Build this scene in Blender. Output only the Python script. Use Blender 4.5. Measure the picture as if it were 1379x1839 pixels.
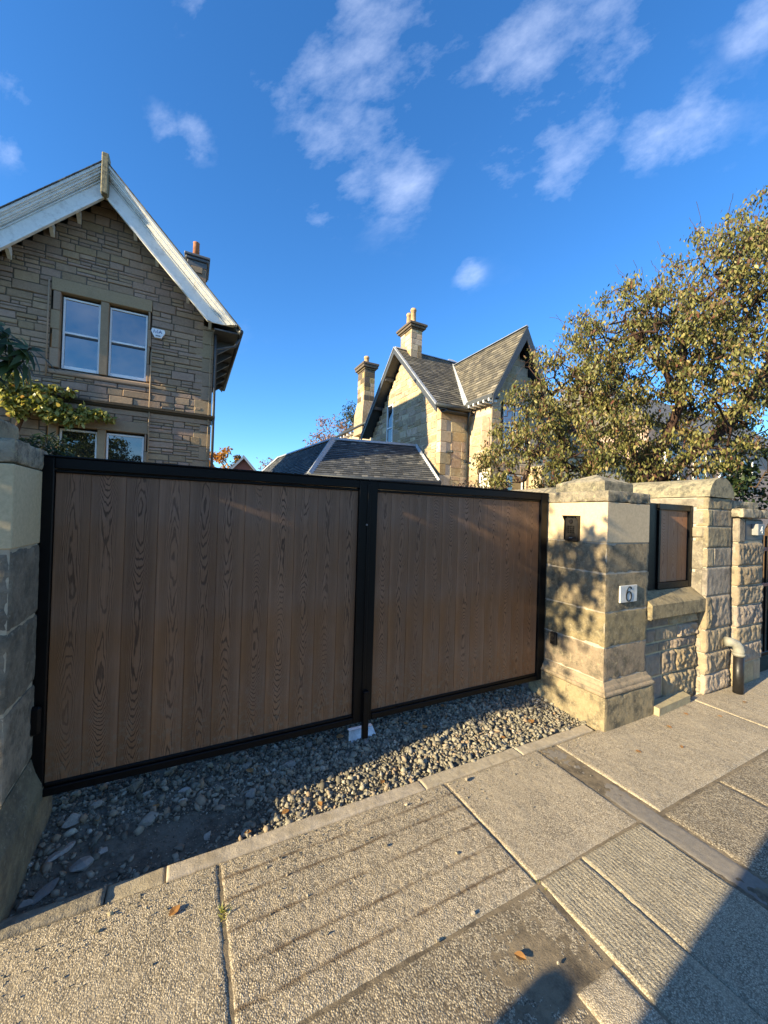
import bpy, bmesh, math, random
import numpy as np
from mathutils import Vector, Matrix, noise as mnoise

for o in list(bpy.data.objects):
    bpy.data.objects.remove(o)
SC = bpy.context.scene
COL = SC.collection
R = math.radians

# ------------------------------------------------------------------ camera
YAW, PITCH, ROLL = R(27.0902), R(0.4975), R(1.7548)
cam_d = bpy.data.cameras.new('camera')
cam = bpy.data.objects.new('camera', cam_d)
COL.objects.link(cam)
F = Vector((math.sin(YAW)*math.cos(PITCH), math.cos(YAW)*math.cos(PITCH), math.sin(PITCH)))
RT = Vector((math.cos(YAW), -math.sin(YAW), 0))
UP = RT.cross(F)
R2 = RT*math.cos(ROLL) + UP*math.sin(ROLL)
U2 = -RT*math.sin(ROLL) + UP*math.cos(ROLL)
cam.matrix_world = Matrix(((R2.x, U2.x, -F.x, 0.6367), (R2.y, U2.y, -F.y, -2.6366),
                           (R2.z, U2.z, -F.z, 1.7348), (0, 0, 0, 1)))
cam_d.sensor_fit = 'HORIZONTAL'
cam_d.sensor_width = 36
cam_d.lens = 18.013
cam_d.clip_start = 0.05
cam_d.clip_end = 3000
SC.camera = cam

# ------------------------------------------------------------------ light
SUN_AZ, SUN_EL = R(6.0), R(19.5)      # azimuth: in front of the gate plane, coming from -X
SUNV = Vector((-math.cos(SUN_AZ)*math.cos(SUN_EL), -math.sin(SUN_AZ)*math.cos(SUN_EL), math.sin(SUN_EL)))
sl = bpy.data.lights.new('sun', 'SUN')
sl.energy = 5.0
sl.angle = R(0.53)
sl.color = (1.0, 0.82, 0.51)
so = bpy.data.objects.new('sun', sl)
COL.objects.link(so)
so.rotation_euler = SUNV.to_track_quat('Z', 'Y').to_euler()
so.location = SUNV*60
SC.view_settings.view_transform = 'Standard'
SC.view_settings.look = 'None'
SC.view_settings.exposure = 1.45
SC.view_settings.gamma = 1
SC.cycles.max_bounces = 5; SC.cycles.diffuse_bounces = 3; SC.cycles.glossy_bounces = 3; SC.cycles.transmission_bounces = 3
SC.cycles.transparent_max_bounces = 4; SC.cycles.caustics_reflective = False; SC.cycles.caustics_refractive = False
SC.view_settings.use_curve_mapping = False

W = bpy.data.worlds.new('World')
SC.world = W
W.use_nodes = True
W.cycles.sampling_method = 'MANUAL'; W.cycles.sample_map_resolution = 256
wn, wl = W.node_tree.nodes, W.node_tree.links
wn.clear()
def wnode(t, **k):
    n = wn.new(t)
    for a, b in k.items(): setattr(n, a, b)
    return n
def wset(sock, v):
    if hasattr(v, 'is_output'): wl.new(v, sock)
    else: sock.default_value = v
def wmath(op, a, b=0.0, c=None, clamp=False):
    n = wnode('ShaderNodeMath', operation=op, use_clamp=clamp)
    wset(n.inputs[0], a); wset(n.inputs[1], b)
    if c is not None: wset(n.inputs[2], c)
    return n.outputs[0]
def wvec(op, a, b=(0, 0, 0)):
    n = wnode('ShaderNodeVectorMath', operation=op)
    wset(n.inputs[0], a); wset(n.inputs[1], b)
    return n
sky = wnode('ShaderNodeTexSky', sky_type='NISHITA')
sky.sun_disc = False
sky.sun_elevation = SUN_EL
sky.sun_rotation = math.atan2(SUNV.x, SUNV.y)
sky.altitude = 50; sky.air_density = 1.0; sky.dust_density = 0.15; sky.ozone_density = 4.0
tc = wnode('ShaderNodeTexCoord')
D = tc.outputs['Generated']
sep = wnode('ShaderNodeSeparateXYZ'); wl.new(D, sep.inputs[0])
zc = wmath('ADD', wmath('MAXIMUM', sep.outputs[2], 0.0), 0.22)
cmb = wnode('ShaderNodeCombineXYZ')
wl.new(wmath('DIVIDE', sep.outputs[0], zc), cmb.inputs[0])
wl.new(wmath('DIVIDE', sep.outputs[1], zc), cmb.inputs[1])
def wnoise(vec, scale, detail, rough, dist=0.0):
    n = wnode('ShaderNodeTexNoise')
    wl.new(vec, n.inputs['Vector'])
    n.inputs['Scale'].default_value = scale; n.inputs['Detail'].default_value = detail
    n.inputs['Roughness'].default_value = rough; n.inputs['Distortion'].default_value = dist
    return n.outputs[0]
# stretched wisps: the cloud sheet is drawn out along one wind direction
WIND = (0.738, -0.626, 0.252)
wd = wvec('DOT_PRODUCT', D, WIND).outputs['Value']
ws = wnode('ShaderNodeVectorMath', operation='SCALE'); ws.inputs[0].default_value = WIND; wl.new(wmath('MULTIPLY', wd, 0.55), ws.inputs['Scale'])
mp = wvec('SUBTRACT', D, ws.outputs[0])
n_f = wnoise(mp.outputs[0], 9.5, 7, 0.63, 0.0)
n_l = wnoise(cmb.outputs[0], 0.9, 2, 0.5, 0.2)
CLOUDS = [  # direction, tightness, strength: drifting wisps of this sky
 ((0.213,0.566,0.796),178.8,1.00),
 ((0.199,0.627,0.753),245.4,1.05),
 ((0.201,0.686,0.700),527.7,0.95),
 ((0.293,0.620,0.727),310.6,0.70),
 ((0.340,0.661,0.669),301.5,0.80),
 ((0.275,0.700,0.659),827.6,0.80),
 ((0.205,0.762,0.615),986.7,0.70),
 ((0.153,0.780,0.607),1788.4,0.60),
 ((0.333,0.539,0.774),193.5,0.55),
 ((0.469,0.440,0.766),210.1,0.85),
 ((0.549,0.373,0.748),191.0,0.60),
 ((0.587,0.478,0.653),346.7,0.90),
 ((0.523,0.537,0.662),603.6,0.65),
 ((0.598,0.427,0.679),879.5,0.75),
 ((0.665,0.378,0.644),916.6,0.65),
 ((0.697,0.328,0.638),700.8,0.70),
 ((-0.051,0.759,0.649),2149.3,0.55),
 ((-0.013,0.758,0.652),1613.7,0.60),
 ((-0.251,0.750,0.612),5299.5,0.55),
 ((-0.229,0.760,0.608),3636.6,0.60),
 ((-0.199,0.771,0.606),3900.3,0.60),
 ((-0.266,0.795,0.545),4030.4,0.60),
 ((0.075,0.676,0.733),923.5,0.65),
 ((0.118,0.681,0.723),1753.1,0.50),
 ((0.526,0.663,0.532),2021.4,0.75),
 ((0.002,0.654,0.756),760.8,0.50),
 ((0.678,0.236,0.696),1384.3,0.75),
# bank of cloud behind the viewer, mirrored in the upper windows of the stone house
 ((0.10,-.86,.50),5.0,1.1), ((-.55,-.66,.52),5.0,.9), ((.66,-.60,.46),5.0,1.0), ((.25,-.45,.86),6.0,.9),
]
acc = None
for dv, k_, st in CLOUDS:
    dv = tuple(Vector(dv).normalized())
    dd = wvec('DOT_PRODUCT', D, dv).outputs['Value']
    g = wmath('MULTIPLY', wmath('EXPONENT', wmath('MULTIPLY_ADD', dd, k_, -k_)), st)
    acc = g if acc is None else wmath('MAXIMUM', acc, g)
if acc is None: acc = wmath('ADD', 0.0, 0.0)
base_cov = wmath('MULTIPLY', wmath('SUBTRACT', n_l, 0.56, clamp=True), 1.2)
cov = wmath('ADD', acc, base_cov)
dens = wmath('MULTIPLY', wmath('SUBTRACT', wmath('ADD', n_f, wmath('MULTIPLY', cov, 0.22)), 0.605, clamp=True), 2.3)
dens = wmath('MULTIPLY', wmath('MINIMUM', dens, 1.0), wmath('MINIMUM', wmath('MULTIPLY', cov, 2.5), 1.0), clamp=True)
hs = wnode('ShaderNodeHueSaturation'); wl.new(sky.outputs[0], hs.inputs['Color'])
hs.inputs['Saturation'].default_value = 1.16; hs.inputs['Value'].default_value = 1.0
tint = wnode('ShaderNodeMix', data_type='RGBA', blend_type='MULTIPLY'); tint.inputs[0].default_value = 1.0
wl.new(hs.outputs[0], tint.inputs[6]); tint.inputs[7].default_value = (0.72, 0.88, 1.0, 1)
mx = wnode('ShaderNodeMix', data_type='RGBA')
wl.new(wmath('MULTIPLY', dens, 0.41), mx.inputs[0]); wl.new(tint.outputs[2], mx.inputs[6])
mx.inputs[7].default_value = (5.2, 5.6, 6.6, 1)
bg = wnode('ShaderNodeBackground'); bg.inputs[1].default_value = 0.118
wl.new(mx.outputs[2], bg.inputs[0])
wo = wnode('ShaderNodeOutputWorld'); wl.new(bg.outputs[0], wo.inputs[0])

# ------------------------------------------------------------------ helpers
OFF = {}
def woff(p): return OFF.get(p.name, Vector((0, 0, 0))) if p else Vector((0, 0, 0))
def tag(o, label=None, cat=None, group=None, kind=None):
    if label: o['label'] = label
    if cat: o['category'] = cat
    if group: o['group'] = group
    if kind: o['kind'] = kind
    return o
def empty(name, loc, label, cat, group=None, kind=None):
    o = bpy.data.objects.new(name, None)
    o.empty_display_size = 0.1
    COL.objects.link(o)
    o.location = loc; OFF[o.name] = Vector(loc)
    return tag(o, label, cat, group, kind)
def put(name, me, loc, parent=None):
    o = bpy.data.objects.new(name, me)
    COL.objects.link(o)
    o.location = Vector(loc) - woff(parent)
    if parent: o.parent = parent
    OFF[o.name] = Vector(loc)
    return o
def mk(name, verts, faces, mat, parent=None, smooth=False, origin=None):
    v = np.asarray(verts, dtype=float).reshape(-1, 3)
    c = (v.min(0)+v.max(0))/2 if origin is None else np.array(origin, float)
    me = bpy.data.meshes.new(name)
    me.from_pydata((v-c).tolist(), [], faces if isinstance(faces, list) else faces.tolist())
    if mat: me.materials.append(mat)
    if smooth: me.polygons.foreach_set('use_smooth', [True]*len(me.polygons))
    me.update()
    return put(name, me, c, parent)
class MB:
    def __init__(s): s.v = []; s.f = []
    def add(s, v, f):
        n = len(s.v); s.v.extend([tuple(p) for p in v]); s.f.extend([tuple(i+n for i in q) for q in f]); return s
    def box(s, x0, x1, y0, y1, z0, z1, b=0.0):
        return s.add(*(rbox(x0, x1, y0, y1, z0, z1, b) if b > 0 else cbox(x0, x1, y0, y1, z0, z1)))
    def tube(s, pts, rad, n=8, cap=True): return s.add(*tube(pts, rad, n, cap))
    def build(s, name, mat, parent=None, smooth=False, origin=None): return mk(name, s.v, s.f, mat, parent, smooth, origin)
def cbox(x0, x1, y0, y1, z0, z1):
    v = [(x0,y0,z0),(x1,y0,z0),(x1,y1,z0),(x0,y1,z0),(x0,y0,z1),(x1,y0,z1),(x1,y1,z1),(x0,y1,z1)]
    return v, [(0,3,2,1),(4,5,6,7),(0,1,5,4),(1,2,6,5),(2,3,7,6),(3,0,4,7)]
_RBF = None
def rbox(x0, x1, y0, y1, z0, z1, b):
    """box with chamfered edges: 24 vertices, 44 triangles"""
    global _RBF
    b = min(b, (x1-x0)*.45, (y1-y0)*.45, (z1-z0)*.45)
    xs, ys, zs = (x0, x1), (y0, y1), (z0, z1)
    v = []; idx = {}
    for i in (0, 1):
        for j in (0, 1):
            for k in (0, 1):
                sx, sy, sz = (1, -1)[i], (1, -1)[j], (1, -1)[k]
                for a in range(3):
                    p = [xs[i], ys[j], zs[k]]
                    d = [sx*b, sy*b, sz*b]
                    for q in range(3):
                        if q != a: p[q] += d[q]
                    idx[(i, j, k, a)] = len(v); v.append(tuple(p))
    if _RBF is None:
        f = []
        for a in range(3):
            o1, o2 = (a+1) % 3, (a+2) % 3
            for s in (0, 1):
                q = []
                for (m, n) in ((0,0),(1,0),(1,1),(0,1)):
                    c = [0,0,0]; c[a] = s; c[o1] = m; c[o2] = n
                    q.append(idx[(c[0],c[1],c[2],a)])
                f.append(tuple(q if s else q[::-1]))
        for a in range(3):          # edges running along axis a
            o1, o2 = (a+1) % 3, (a+2) % 3
            for m in (0, 1):
                for n in (0, 1):
                    c0 = [0,0,0]; c0[o1] = m; c0[o2] = n; c0[a] = 0
                    c1 = list(c0); c1[a] = 1
                    q = (idx[(*c0,o1)], idx[(*c1,o1)], idx[(*c1,o2)], idx[(*c0,o2)])
                    f.append(q if (m ^ n) else q[::-1])
        for i in (0, 1):
            for j in (0, 1):
                for k in (0, 1):
                    q = tuple(idx[(i,j,k,a)] for a in range(3))
                    f.append(q if ((i+j+k) % 2 == 1) else q[::-1])
        _RBF = f
    return v, list(_RBF)
def tube(pts, rad, n=8, cap=True):
    pts = [Vector(p) for p in pts]
    rads = rad if hasattr(rad, '__len__') else [rad]*len(pts)
    v = []; f = []; prev = None
    for i, p in enumerate(pts):
        t = (pts[min(i+1, len(pts)-1)]-pts[max(i-1, 0)]).normalized()
        a = prev if prev is not None else (Vector((0,0,1)) if abs(t.z) < .9 else Vector((1,0,0)))
        u = (a - t*a.dot(t)).normalized(); w = t.cross(u); prev = u
        for k in range(n):
            an = 2*math.pi*k/n
            v.append(tuple(p+(u*math.cos(an)+w*math.sin(an))*rads[i]))
    for i in range(len(pts)-1):
        for k in range(n):
            f.append((i*n+k, i*n+(k+1) % n, (i+1)*n+(k+1) % n, (i+1)*n+k))
    if cap:
        f.append(tuple(range(n))[::-1]); f.append(tuple((len(pts)-1)*n+k for k in range(n)))
    return v, f
def extr(poly, axis, a0, a1):
    """extrude a 2-D polygon: axis 'y' -> poly in (x,z); 'x' -> poly in (y,z); 'z' -> poly in (x,y)"""
    n = len(poly); v = []
    for a in (a0, a1):
        for (p, q) in poly:
            v.append({'y': (p, a, q), 'x': (a, p, q), 'z': (p, q, a)}[axis])
    f = [tuple(range(n)), tuple(range(n, 2*n))[::-1]]
    for i in range(n): f.append((i, (i+1) % n + 0, (i+1) % n + n, i+n)[::-1])
    return v, f
def fixn(o):
    bm = bmesh.new(); bm.from_mesh(o.data); bmesh.ops.recalc_face_normals(bm, faces=bm.faces); bm.to_mesh(o.data); bm.free(); return o
def square_profile(x0, x1, y0, y1, prof):
    """stack of rectangular loops; prof = [(z, outward offset)]"""
    v = []; f = []
    for z, o in prof: v += [(x0-o,y0-o,z),(x1+o,y0-o,z),(x1+o,y1+o,z),(x0-o,y1+o,z)]
    for i in range(len(prof)-1):
        for k in range(4): f.append((i*4+k, i*4+(k+1) % 4, i*4+4+(k+1) % 4, i*4+4+k))
    n = len(prof)-1
    f.append((3,2,1,0)); f.append((n*4,n*4+1,n*4+2,n*4+3))
    return v, f

# ------------------------------------------------------------------ materials
def mat_new(name):
    m = bpy.data.materials.new(name); m.use_nodes = True
    nt = m.node_tree; nt.nodes.clear()
    out = nt.nodes.new('ShaderNodeOutputMaterial')
    return m, nt, out
class NT:
    def __init__(s, nt): s.nt = nt
    def n(s, t, **k):
        x = s.nt.nodes.new(t)
        for a, b in k.items(): setattr(x, a, b)
        return x
    def set(s, sock, v):
        if hasattr(v, 'is_output'): s.nt.links.new(v, sock)
        elif isinstance(v, (tuple, list)) and len(v) == 3 and sock.type == 'RGBA': sock.default_value = (*v, 1)
        else: sock.default_value = v
    def math(s, op, a, b=0.0, clamp=False):
        x = s.n('ShaderNodeMath', operation=op, use_clamp=clamp); s.set(x.inputs[0], a); s.set(x.inputs[1], b); return x.outputs[0]
    def noise(s, vec, scale, detail=6, rough=.6, dist=0., dim='3D'):
        x = s.n('ShaderNodeTexNoise', noise_dimensions=dim)
        if vec is not None: s.set(x.inputs['Vector'], vec)
        x.inputs['Scale'].default_value = scale; x.inputs['Detail'].default_value = detail
        x.inputs['Roughness'].default_value = rough; x.inputs['Distortion'].default_value = dist
        return x.outputs[0]
    def voro(s, vec, scale, feat='F1', out='Distance', rand=1.0):
        x = s.n('ShaderNodeTexVoronoi', feature=feat); s.set(x.inputs['Vector'], vec)
        x.inputs['Scale'].default_value = scale; x.inputs['Randomness'].default_value = rand
        return x.outputs[out]
    def ramp(s, fac, stops):
        x = s.n('ShaderNodeValToRGB'); s.set(x.inputs[0], fac); e = x.color_ramp.elements
        while len(e) < len(stops): e.new(.5)
        for el, (p, c) in zip(e, stops):
            el.position = p; el.color = (*c, 1) if len(c) == 3 else c
        return x.outputs[0]
    def rng(s, v, a, b, c=0., d=1.):
        x = s.n('ShaderNodeMapRange'); s.set(x.inputs[0], v)
        for i, q in enumerate((a, b, c, d)): s.set(x.inputs[i+1], q)
        return x.outputs[0]
    def mix(s, fac, a, b, blend='MIX'):
        x = s.n('ShaderNodeMix', data_type='RGBA', blend_type=blend); s.set(x.inputs[0], fac); s.set(x.inputs[6], a); s.set(x.inputs[7], b); return x.outputs[2]
    def hsv(s, c, h=.5, sa=1., v=1.):
        x = s.n('ShaderNodeHueSaturation'); s.set(x.inputs['Color'], c); s.set(x.inputs['Hue'], h); s.set(x.inputs['Saturation'], sa); s.set(x.inputs['Value'], v); return x.outputs[0]
    def scale(s, vec, sc, rot=(0,0,0), loc=(0,0,0)):
        x = s.n('ShaderNodeMapping'); s.set(x.inputs[0], vec); x.inputs['Scale'].default_value = sc
        x.inputs['Rotation'].default_value = rot; x.inputs['Location'].default_value = loc; return x.outputs[0]
    def bump(s, h, strength, dist, prev=None):
        x = s.n('ShaderNodeBump'); x.inputs['Strength'].default_value = strength; x.inputs['Distance'].default_value = dist
        s.set(x.inputs['Height'], h)
        if prev is not None: s.set(x.inputs['Normal'], prev)
        return x.outputs[0]
    def princ(s, out, col, rough=.8, normal=None, **kw):
        p = s.n('ShaderNodeBsdfPrincipled'); s.set(p.inputs['Base Color'], col); s.set(p.inputs['Roughness'], rough)
        if normal is not None: s.set(p.inputs['Normal'], normal)
        for k, v in kw.items(): s.set(p.inputs[k], v)
        s.nt.links.new(p.outputs[0], out.inputs[0]); return p
    @property
    def pos(s): return s.n('ShaderNodeNewGeometry').outputs['Position']
    @property
    def island(s): return s.n('ShaderNodeNewGeometry').outputs['Random Per Island']
    @property
    def rand(s): return s.n('ShaderNodeObjectInfo').outputs['Random']
    @property
    def obj(s): return s.n('ShaderNodeTexCoord').outputs['Object']

def stone_mat(name, cols, vary=.5, stain=(.08,.075,.06), stain_amt=.5, stain_scale=2.5, fine=60, bump=.5, rough=.92, stain_lo=.52, coarse=.012, sat=.25, lichen=None):
    m, nt, out = mat_new(name); t = NT(nt)
    P = t.pos; r = t.rand
    n1 = t.noise(P, 7, 4, .65)
    k = len(cols)
    mixv = t.math('ADD', t.math('MULTIPLY', n1, .55), t.math('MULTIPLY', r, .55))
    c = t.ramp(t.math('SUBTRACT', mixv, .05), [((i+.5)/k, q) for i, q in enumerate(cols)])
    r2 = t.math('FRACT', t.math('MULTIPLY', r, 7.31)); r3 = t.math('FRACT', t.math('MULTIPLY', r, 23.7))
    c = t.hsv(c, t.rng(r3, 0, 1, .488, .512), t.rng(r3, 0, 1, 1-sat, 1+sat), t.rng(r2, 0, 1, 1-vary*.5, 1+vary*.4))
    n2 = t.noise(P, fine*.35, 3, .75)
    c = t.mix(t.rng(n2, .35, .7, 0, .5), c, t.hsv(c, .5, 1.05, .62))
    s = t.noise(P, stain_scale, 8, .76, .0)
    c = t.mix(t.rng(s, stain_lo, stain_lo+.16, 0, stain_amt), c, stain)
    if lichen:
        l = t.noise(P, 26, 4, .8); c = t.mix(t.rng(l, .56, .66, 0, .7), c, lichen)
    nb = t.bump(t.noise(P, 14, 3, .6), bump*.7, coarse)
    nb = t.bump(t.noise(P, fine*1.6, 3, .7), bump, .004, nb)
    t.princ(out, c, rough, nb, **{'Specular IOR Level': .25})
    return m
def simple_mat(name, col, rough=.5, metal=0., vary=.15, scale=20, bump=0., spec=.5, dirt=None, dirt_amt=.4):
    m, nt, out = mat_new(name); t = NT(nt); P = t.pos
    n = t.noise(P, scale, 3, .65)
    c = t.mix(t.rng(n, .3, .7), tuple(x*(1-vary) for x in col), tuple(min(1, x*(1+vary)) for x in col))
    if dirt: c = t.mix(t.rng(t.noise(P, 5, 4, .7), .5, .68, 0, dirt_amt), c, dirt)
    nb = t.bump(t.noise(P, scale*6, 5, .6), bump, .003) if bump else None
    t.princ(out, c, t.rng(n, .3, .7, rough*.85, min(1, rough*1.15)), nb, Metallic=metal, **{'Specular IOR Level': spec})
    return m
def leaf_mat(name, stops, rough=.5, trans=.35, spec=.3):
    m, nt, out = mat_new(name); t = NT(nt)
    c = t.ramp(t.island, stops)
    p = t.n('ShaderNodeBsdfPrincipled'); t.set(p.inputs['Base Color'], c); p.inputs['Roughness'].default_value = rough
    p.inputs['Specular IOR Level'].default_value = spec
    tr = t.n('ShaderNodeBsdfTranslucent'); t.set(tr.inputs[0], t.hsv(c, .49, 1.1, 1.1))
    mxs = t.n('ShaderNodeMixShader'); mxs.inputs[0].default_value = trans
    nt.links.new(p.outputs[0], mxs.inputs[1]); nt.links.new(tr.outputs[0], mxs.inputs[2]); nt.links.new(mxs.outputs[0], out.inputs[0])
    return m

M = {}
M['house_stone'] = stone_mat('house_stone', [(.345,.240,.162),(.385,.272,.182),(.33,.238,.168),(.415,.298,.20)], .30, (.12,.09,.065), .3, 1.2, 60, .7, sat=.12)
M['house_dressed'] = stone_mat('house_dressed', [(.335,.245,.165),(.37,.27,.182)], .14, (.16,.12,.08), .3, 1.5, 70, .35, sat=.06)
M['mortar_dark'] = stone_mat('mortar_dark', [(.12,.095,.070),(.15,.12,.088)], .1, bump=.4)
M['far_stone'] = stone_mat('far_stone', [(.42,.32,.21),(.55,.44,.30),(.38,.27,.17),(.58,.48,.34),(.29,.22,.155)], .55, (.15,.12,.09), .3, 1.6, 50, .6, stain_lo=.56, sat=.15)
M['far_mortar'] = stone_mat('far_mortar', [(.52,.44,.30),(.58,.49,.34)], .1, bump=.3, stain_amt=.15)
M['chimney_stone'] = stone_mat('chimney_stone', [(.50,.37,.20),(.12,.09,.065),(.58,.45,.27),(.40,.26,.13)], .5, (.04,.035,.03), .7, 1.4, 50, .5, stain_lo=.54)
M['old_pillar'] = stone_mat('old_pillar', [(.24,.193,.125),(.315,.252,.16)], .25, (.082,.076,.058), .88, 7.5, 70, 1.2, sat=.1, stain_lo=.47, coarse=.009, lichen=(.36,.305,.20))
M['new_stone'] = stone_mat('new_stone', [(.60,.475,.295),(.63,.50,.315)], .06, (.47,.37,.24), .3, 3, 120, .12, sat=.05, coarse=.001)
M['cap_stone'] = stone_mat('cap_stone', [(.29,.255,.18),(.37,.325,.23)], .15, (.085,.082,.065), .85, 11, 70, 1.2, sat=.1, lichen=(.40,.37,.22), coarse=.010, stain_lo=.45)
M['rock_stone'] = stone_mat('rock_stone', [(.32,.25,.175),(.41,.325,.23),(.29,.24,.18),(.42,.31,.22)], .45, (.13,.11,.09), .6, 5, 60, 1.2, stain_lo=.50)
M['wall_stone'] = stone_mat('wall_stone', [(.26,.222,.165),(.335,.282,.20),(.25,.222,.175)], .3, (.09,.083,.07), .72, 6, 60, 1.2, stain_lo=.46, lichen=(.40,.35,.25))
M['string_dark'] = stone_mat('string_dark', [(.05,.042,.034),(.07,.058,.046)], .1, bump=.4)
M['old_pillar_shade'] = stone_mat('old_pillar_shade', [(.25,.215,.15),(.33,.28,.195)], .25, (.095,.088,.07), .8, 5.0, 70, 1.0, sat=.1, stain_lo=.43, coarse=.010, lichen=(.30,.27,.20))  # left pillar's copy of the stone: shade put into its colour and heavier stain
M['mortar'] = stone_mat('mortar', [(.46,.40,.29),(.52,.45,.33)], .1, bump=.7, stain_amt=.3, coarse=.01)
M['black_metal'] = simple_mat('black_metal', (.004,.004,.0045), .42, 0., .2, 30, .05, .18)
M['black_plastic'] = simple_mat('black_plastic', (.012,.011,.011), .45, 0, .2, 40, 0, .4)
M['galv'] = simple_mat('galv', (.55,.58,.60), .42, .85, .2, 30, .1)
M['white_paint'] = simple_mat('white_paint', (.76,.76,.73), .55, 0, .05, 12, .15, .4, (.42,.41,.38), .45)
M['upvc'] = simple_mat('upvc', (.80,.81,.82), .35, 0, .03, 12)
M['lead'] = simple_mat('lead', (.40,.42,.44), .55, .25, .2, 8, .2, .4, (.25,.26,.27), .5)
M['gutter'] = simple_mat('gutter', (.035,.042,.048), .5, 0, .2, 20)
M['trim_grey'] = simple_mat('trim_grey', (.055,.062,.07), .55, 0, .15, 15)
M['terracotta'] = simple_mat('terracotta', (.40,.17,.085), .85, 0, .3, 12, .3, .2, (.12,.08,.06), .5)
M['pot_buff'] = simple_mat('pot_buff', (.52,.33,.18), .85, 0, .25, 12, .3, .2, (.16,.11,.08), .4)
M['interior'] = simple_mat('interior', (.02,.02,.022), .9)
M['curtain'] = simple_mat('curtain', (.55,.52,.46), .9)
M['bark'] = stone_mat('bark', [(.085,.055,.038),(.13,.085,.06)], .3, (.03,.022,.018), .5, 8, 60, 1.2, coarse=.02)
M['bark_red'] = stone_mat('bark_red', [(.060,.036,.028),(.10,.058,.045)], .3, (.03,.02,.016), .5, 8, 60, 1.2, coarse=.02)
M['earth'] = stone_mat('earth', [(.12,.108,.084),(.19,.172,.138)], .2, (.055,.048,.038), .8, 5, 80, 1.2, coarse=.02, stain_lo=.46)
M['soil_ground'] = stone_mat('soil_ground', [(.06,.065,.03),(.09,.09,.045)], .2, (.05,.045,.03), .5, 2, 40, 1.0, coarse=.02)
M['concrete'] = stone_mat('concrete', [(.40,.345,.245),(.48,.41,.295)], .12, (.24,.20,.14), .65, 7, 90, .9, coarse=.006, stain_lo=.46)
M['grey_concrete'] = stone_mat('grey_concrete', [(.205,.185,.15),(.24,.215,.175)], .1, (.14,.125,.10), .5, 4, 110, .5, coarse=.004)
M['red_brick'] = stone_mat('red_brick', [(.36,.11,.06),(.42,.14,.08)], .2, bump=.3)
M['pink_stone'] = stone_mat('pink_stone', [(.42,.30,.22),(.50,.37,.28)], .3, bump=.3)
M['cream_plastic'] = simple_mat('cream_plastic', (.24,.235,.20), .6, 0, .1, 20, .1, .4, (.4,.38,.3), .4)
M['slate_plate'] = simple_mat('slate_plate', (.10,.105,.11), .6, 0, .25, 30, .2)
M['enamel'] = simple_mat('enamel', (.62,.61,.57), .45, 0, .12, 25, .15, .4, (.34,.33,.30), .5)
M['ink'] = simple_mat('ink', (.015,.014,.014), .6)
M['silver'] = simple_mat('silver', (.22,.225,.23), .5, .1, .1, 30)
M['lens'] = simple_mat('lens', (.01,.01,.012), .08, 0, .1, 10, 0, 1.0)
M['blue_ink'] = simple_mat('blue_ink', (.03,.05,.22), .5)
M['van_paint'] = simple_mat('van_paint', (.75,.75,.73), .25, 0, .03, 5)
M['rubber'] = simple_mat('rubber', (.02,.02,.02), .8)
M['redwood'] = simple_mat('redwood', (.28,.10,.06), .7, 0, .25, 20, .2)
def slate_mat(name, stops, moss):
    m, nt, out = mat_new(name); t = NT(nt); P = t.pos
    c = t.ramp(t.island, stops)
    c = t.mix(t.rng(t.noise(P, 3, 8, .7), .45, .7, 0, .6), c, moss)
    nb = t.bump(t.noise(P, 40, 6, .7), .5, .006)
    t.princ(out, c, .62, nb, **{'Specular IOR Level': .35}); return m
M['slate_blue'] = slate_mat('slate_blue', [(0,(.035,.04,.046)),(.45,(.062,.068,.076)),(.8,(.095,.10,.105)),(.95,(.15,.148,.14)),(1,(.25,.24,.215))], (.10,.097,.085))  # palest stops put sunlit speckles into the slate colour
M['slate_brown'] = slate_mat('slate_brown', [(0,(.07,.065,.056)),(.5,(.12,.11,.09)),(.9,(.19,.17,.13)),(1,(.26,.235,.19))], (.19,.17,.12))
def glass_mat(name, refl, dark):
    m, nt, out = mat_new(name); t = NT(nt)
    d = t.n('ShaderNodeBsdfDiffuse'); t.set(d.inputs[0], dark)
    g = t.n('ShaderNodeBsdfGlossy'); g.inputs['Roughness'].default_value = .015
    t.set(g.inputs['Normal'], t.bump(t.noise(t.pos, 1.1, 1, .5), .04, .02))
    s = t.n('ShaderNodeMixShader'); s.inputs[0].default_value = refl
    nt.links.new(d.outputs[0], s.inputs[1]); nt.links.new(g.outputs[0], s.inputs[2]); nt.links.new(s.outputs[0], out.inputs[0]); return m
M['glass'] = glass_mat('glass', .30, (.02,.022,.025))
M['glass_dim'] = glass_mat('glass_dim', .22, (.02,.018,.016))

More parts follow.
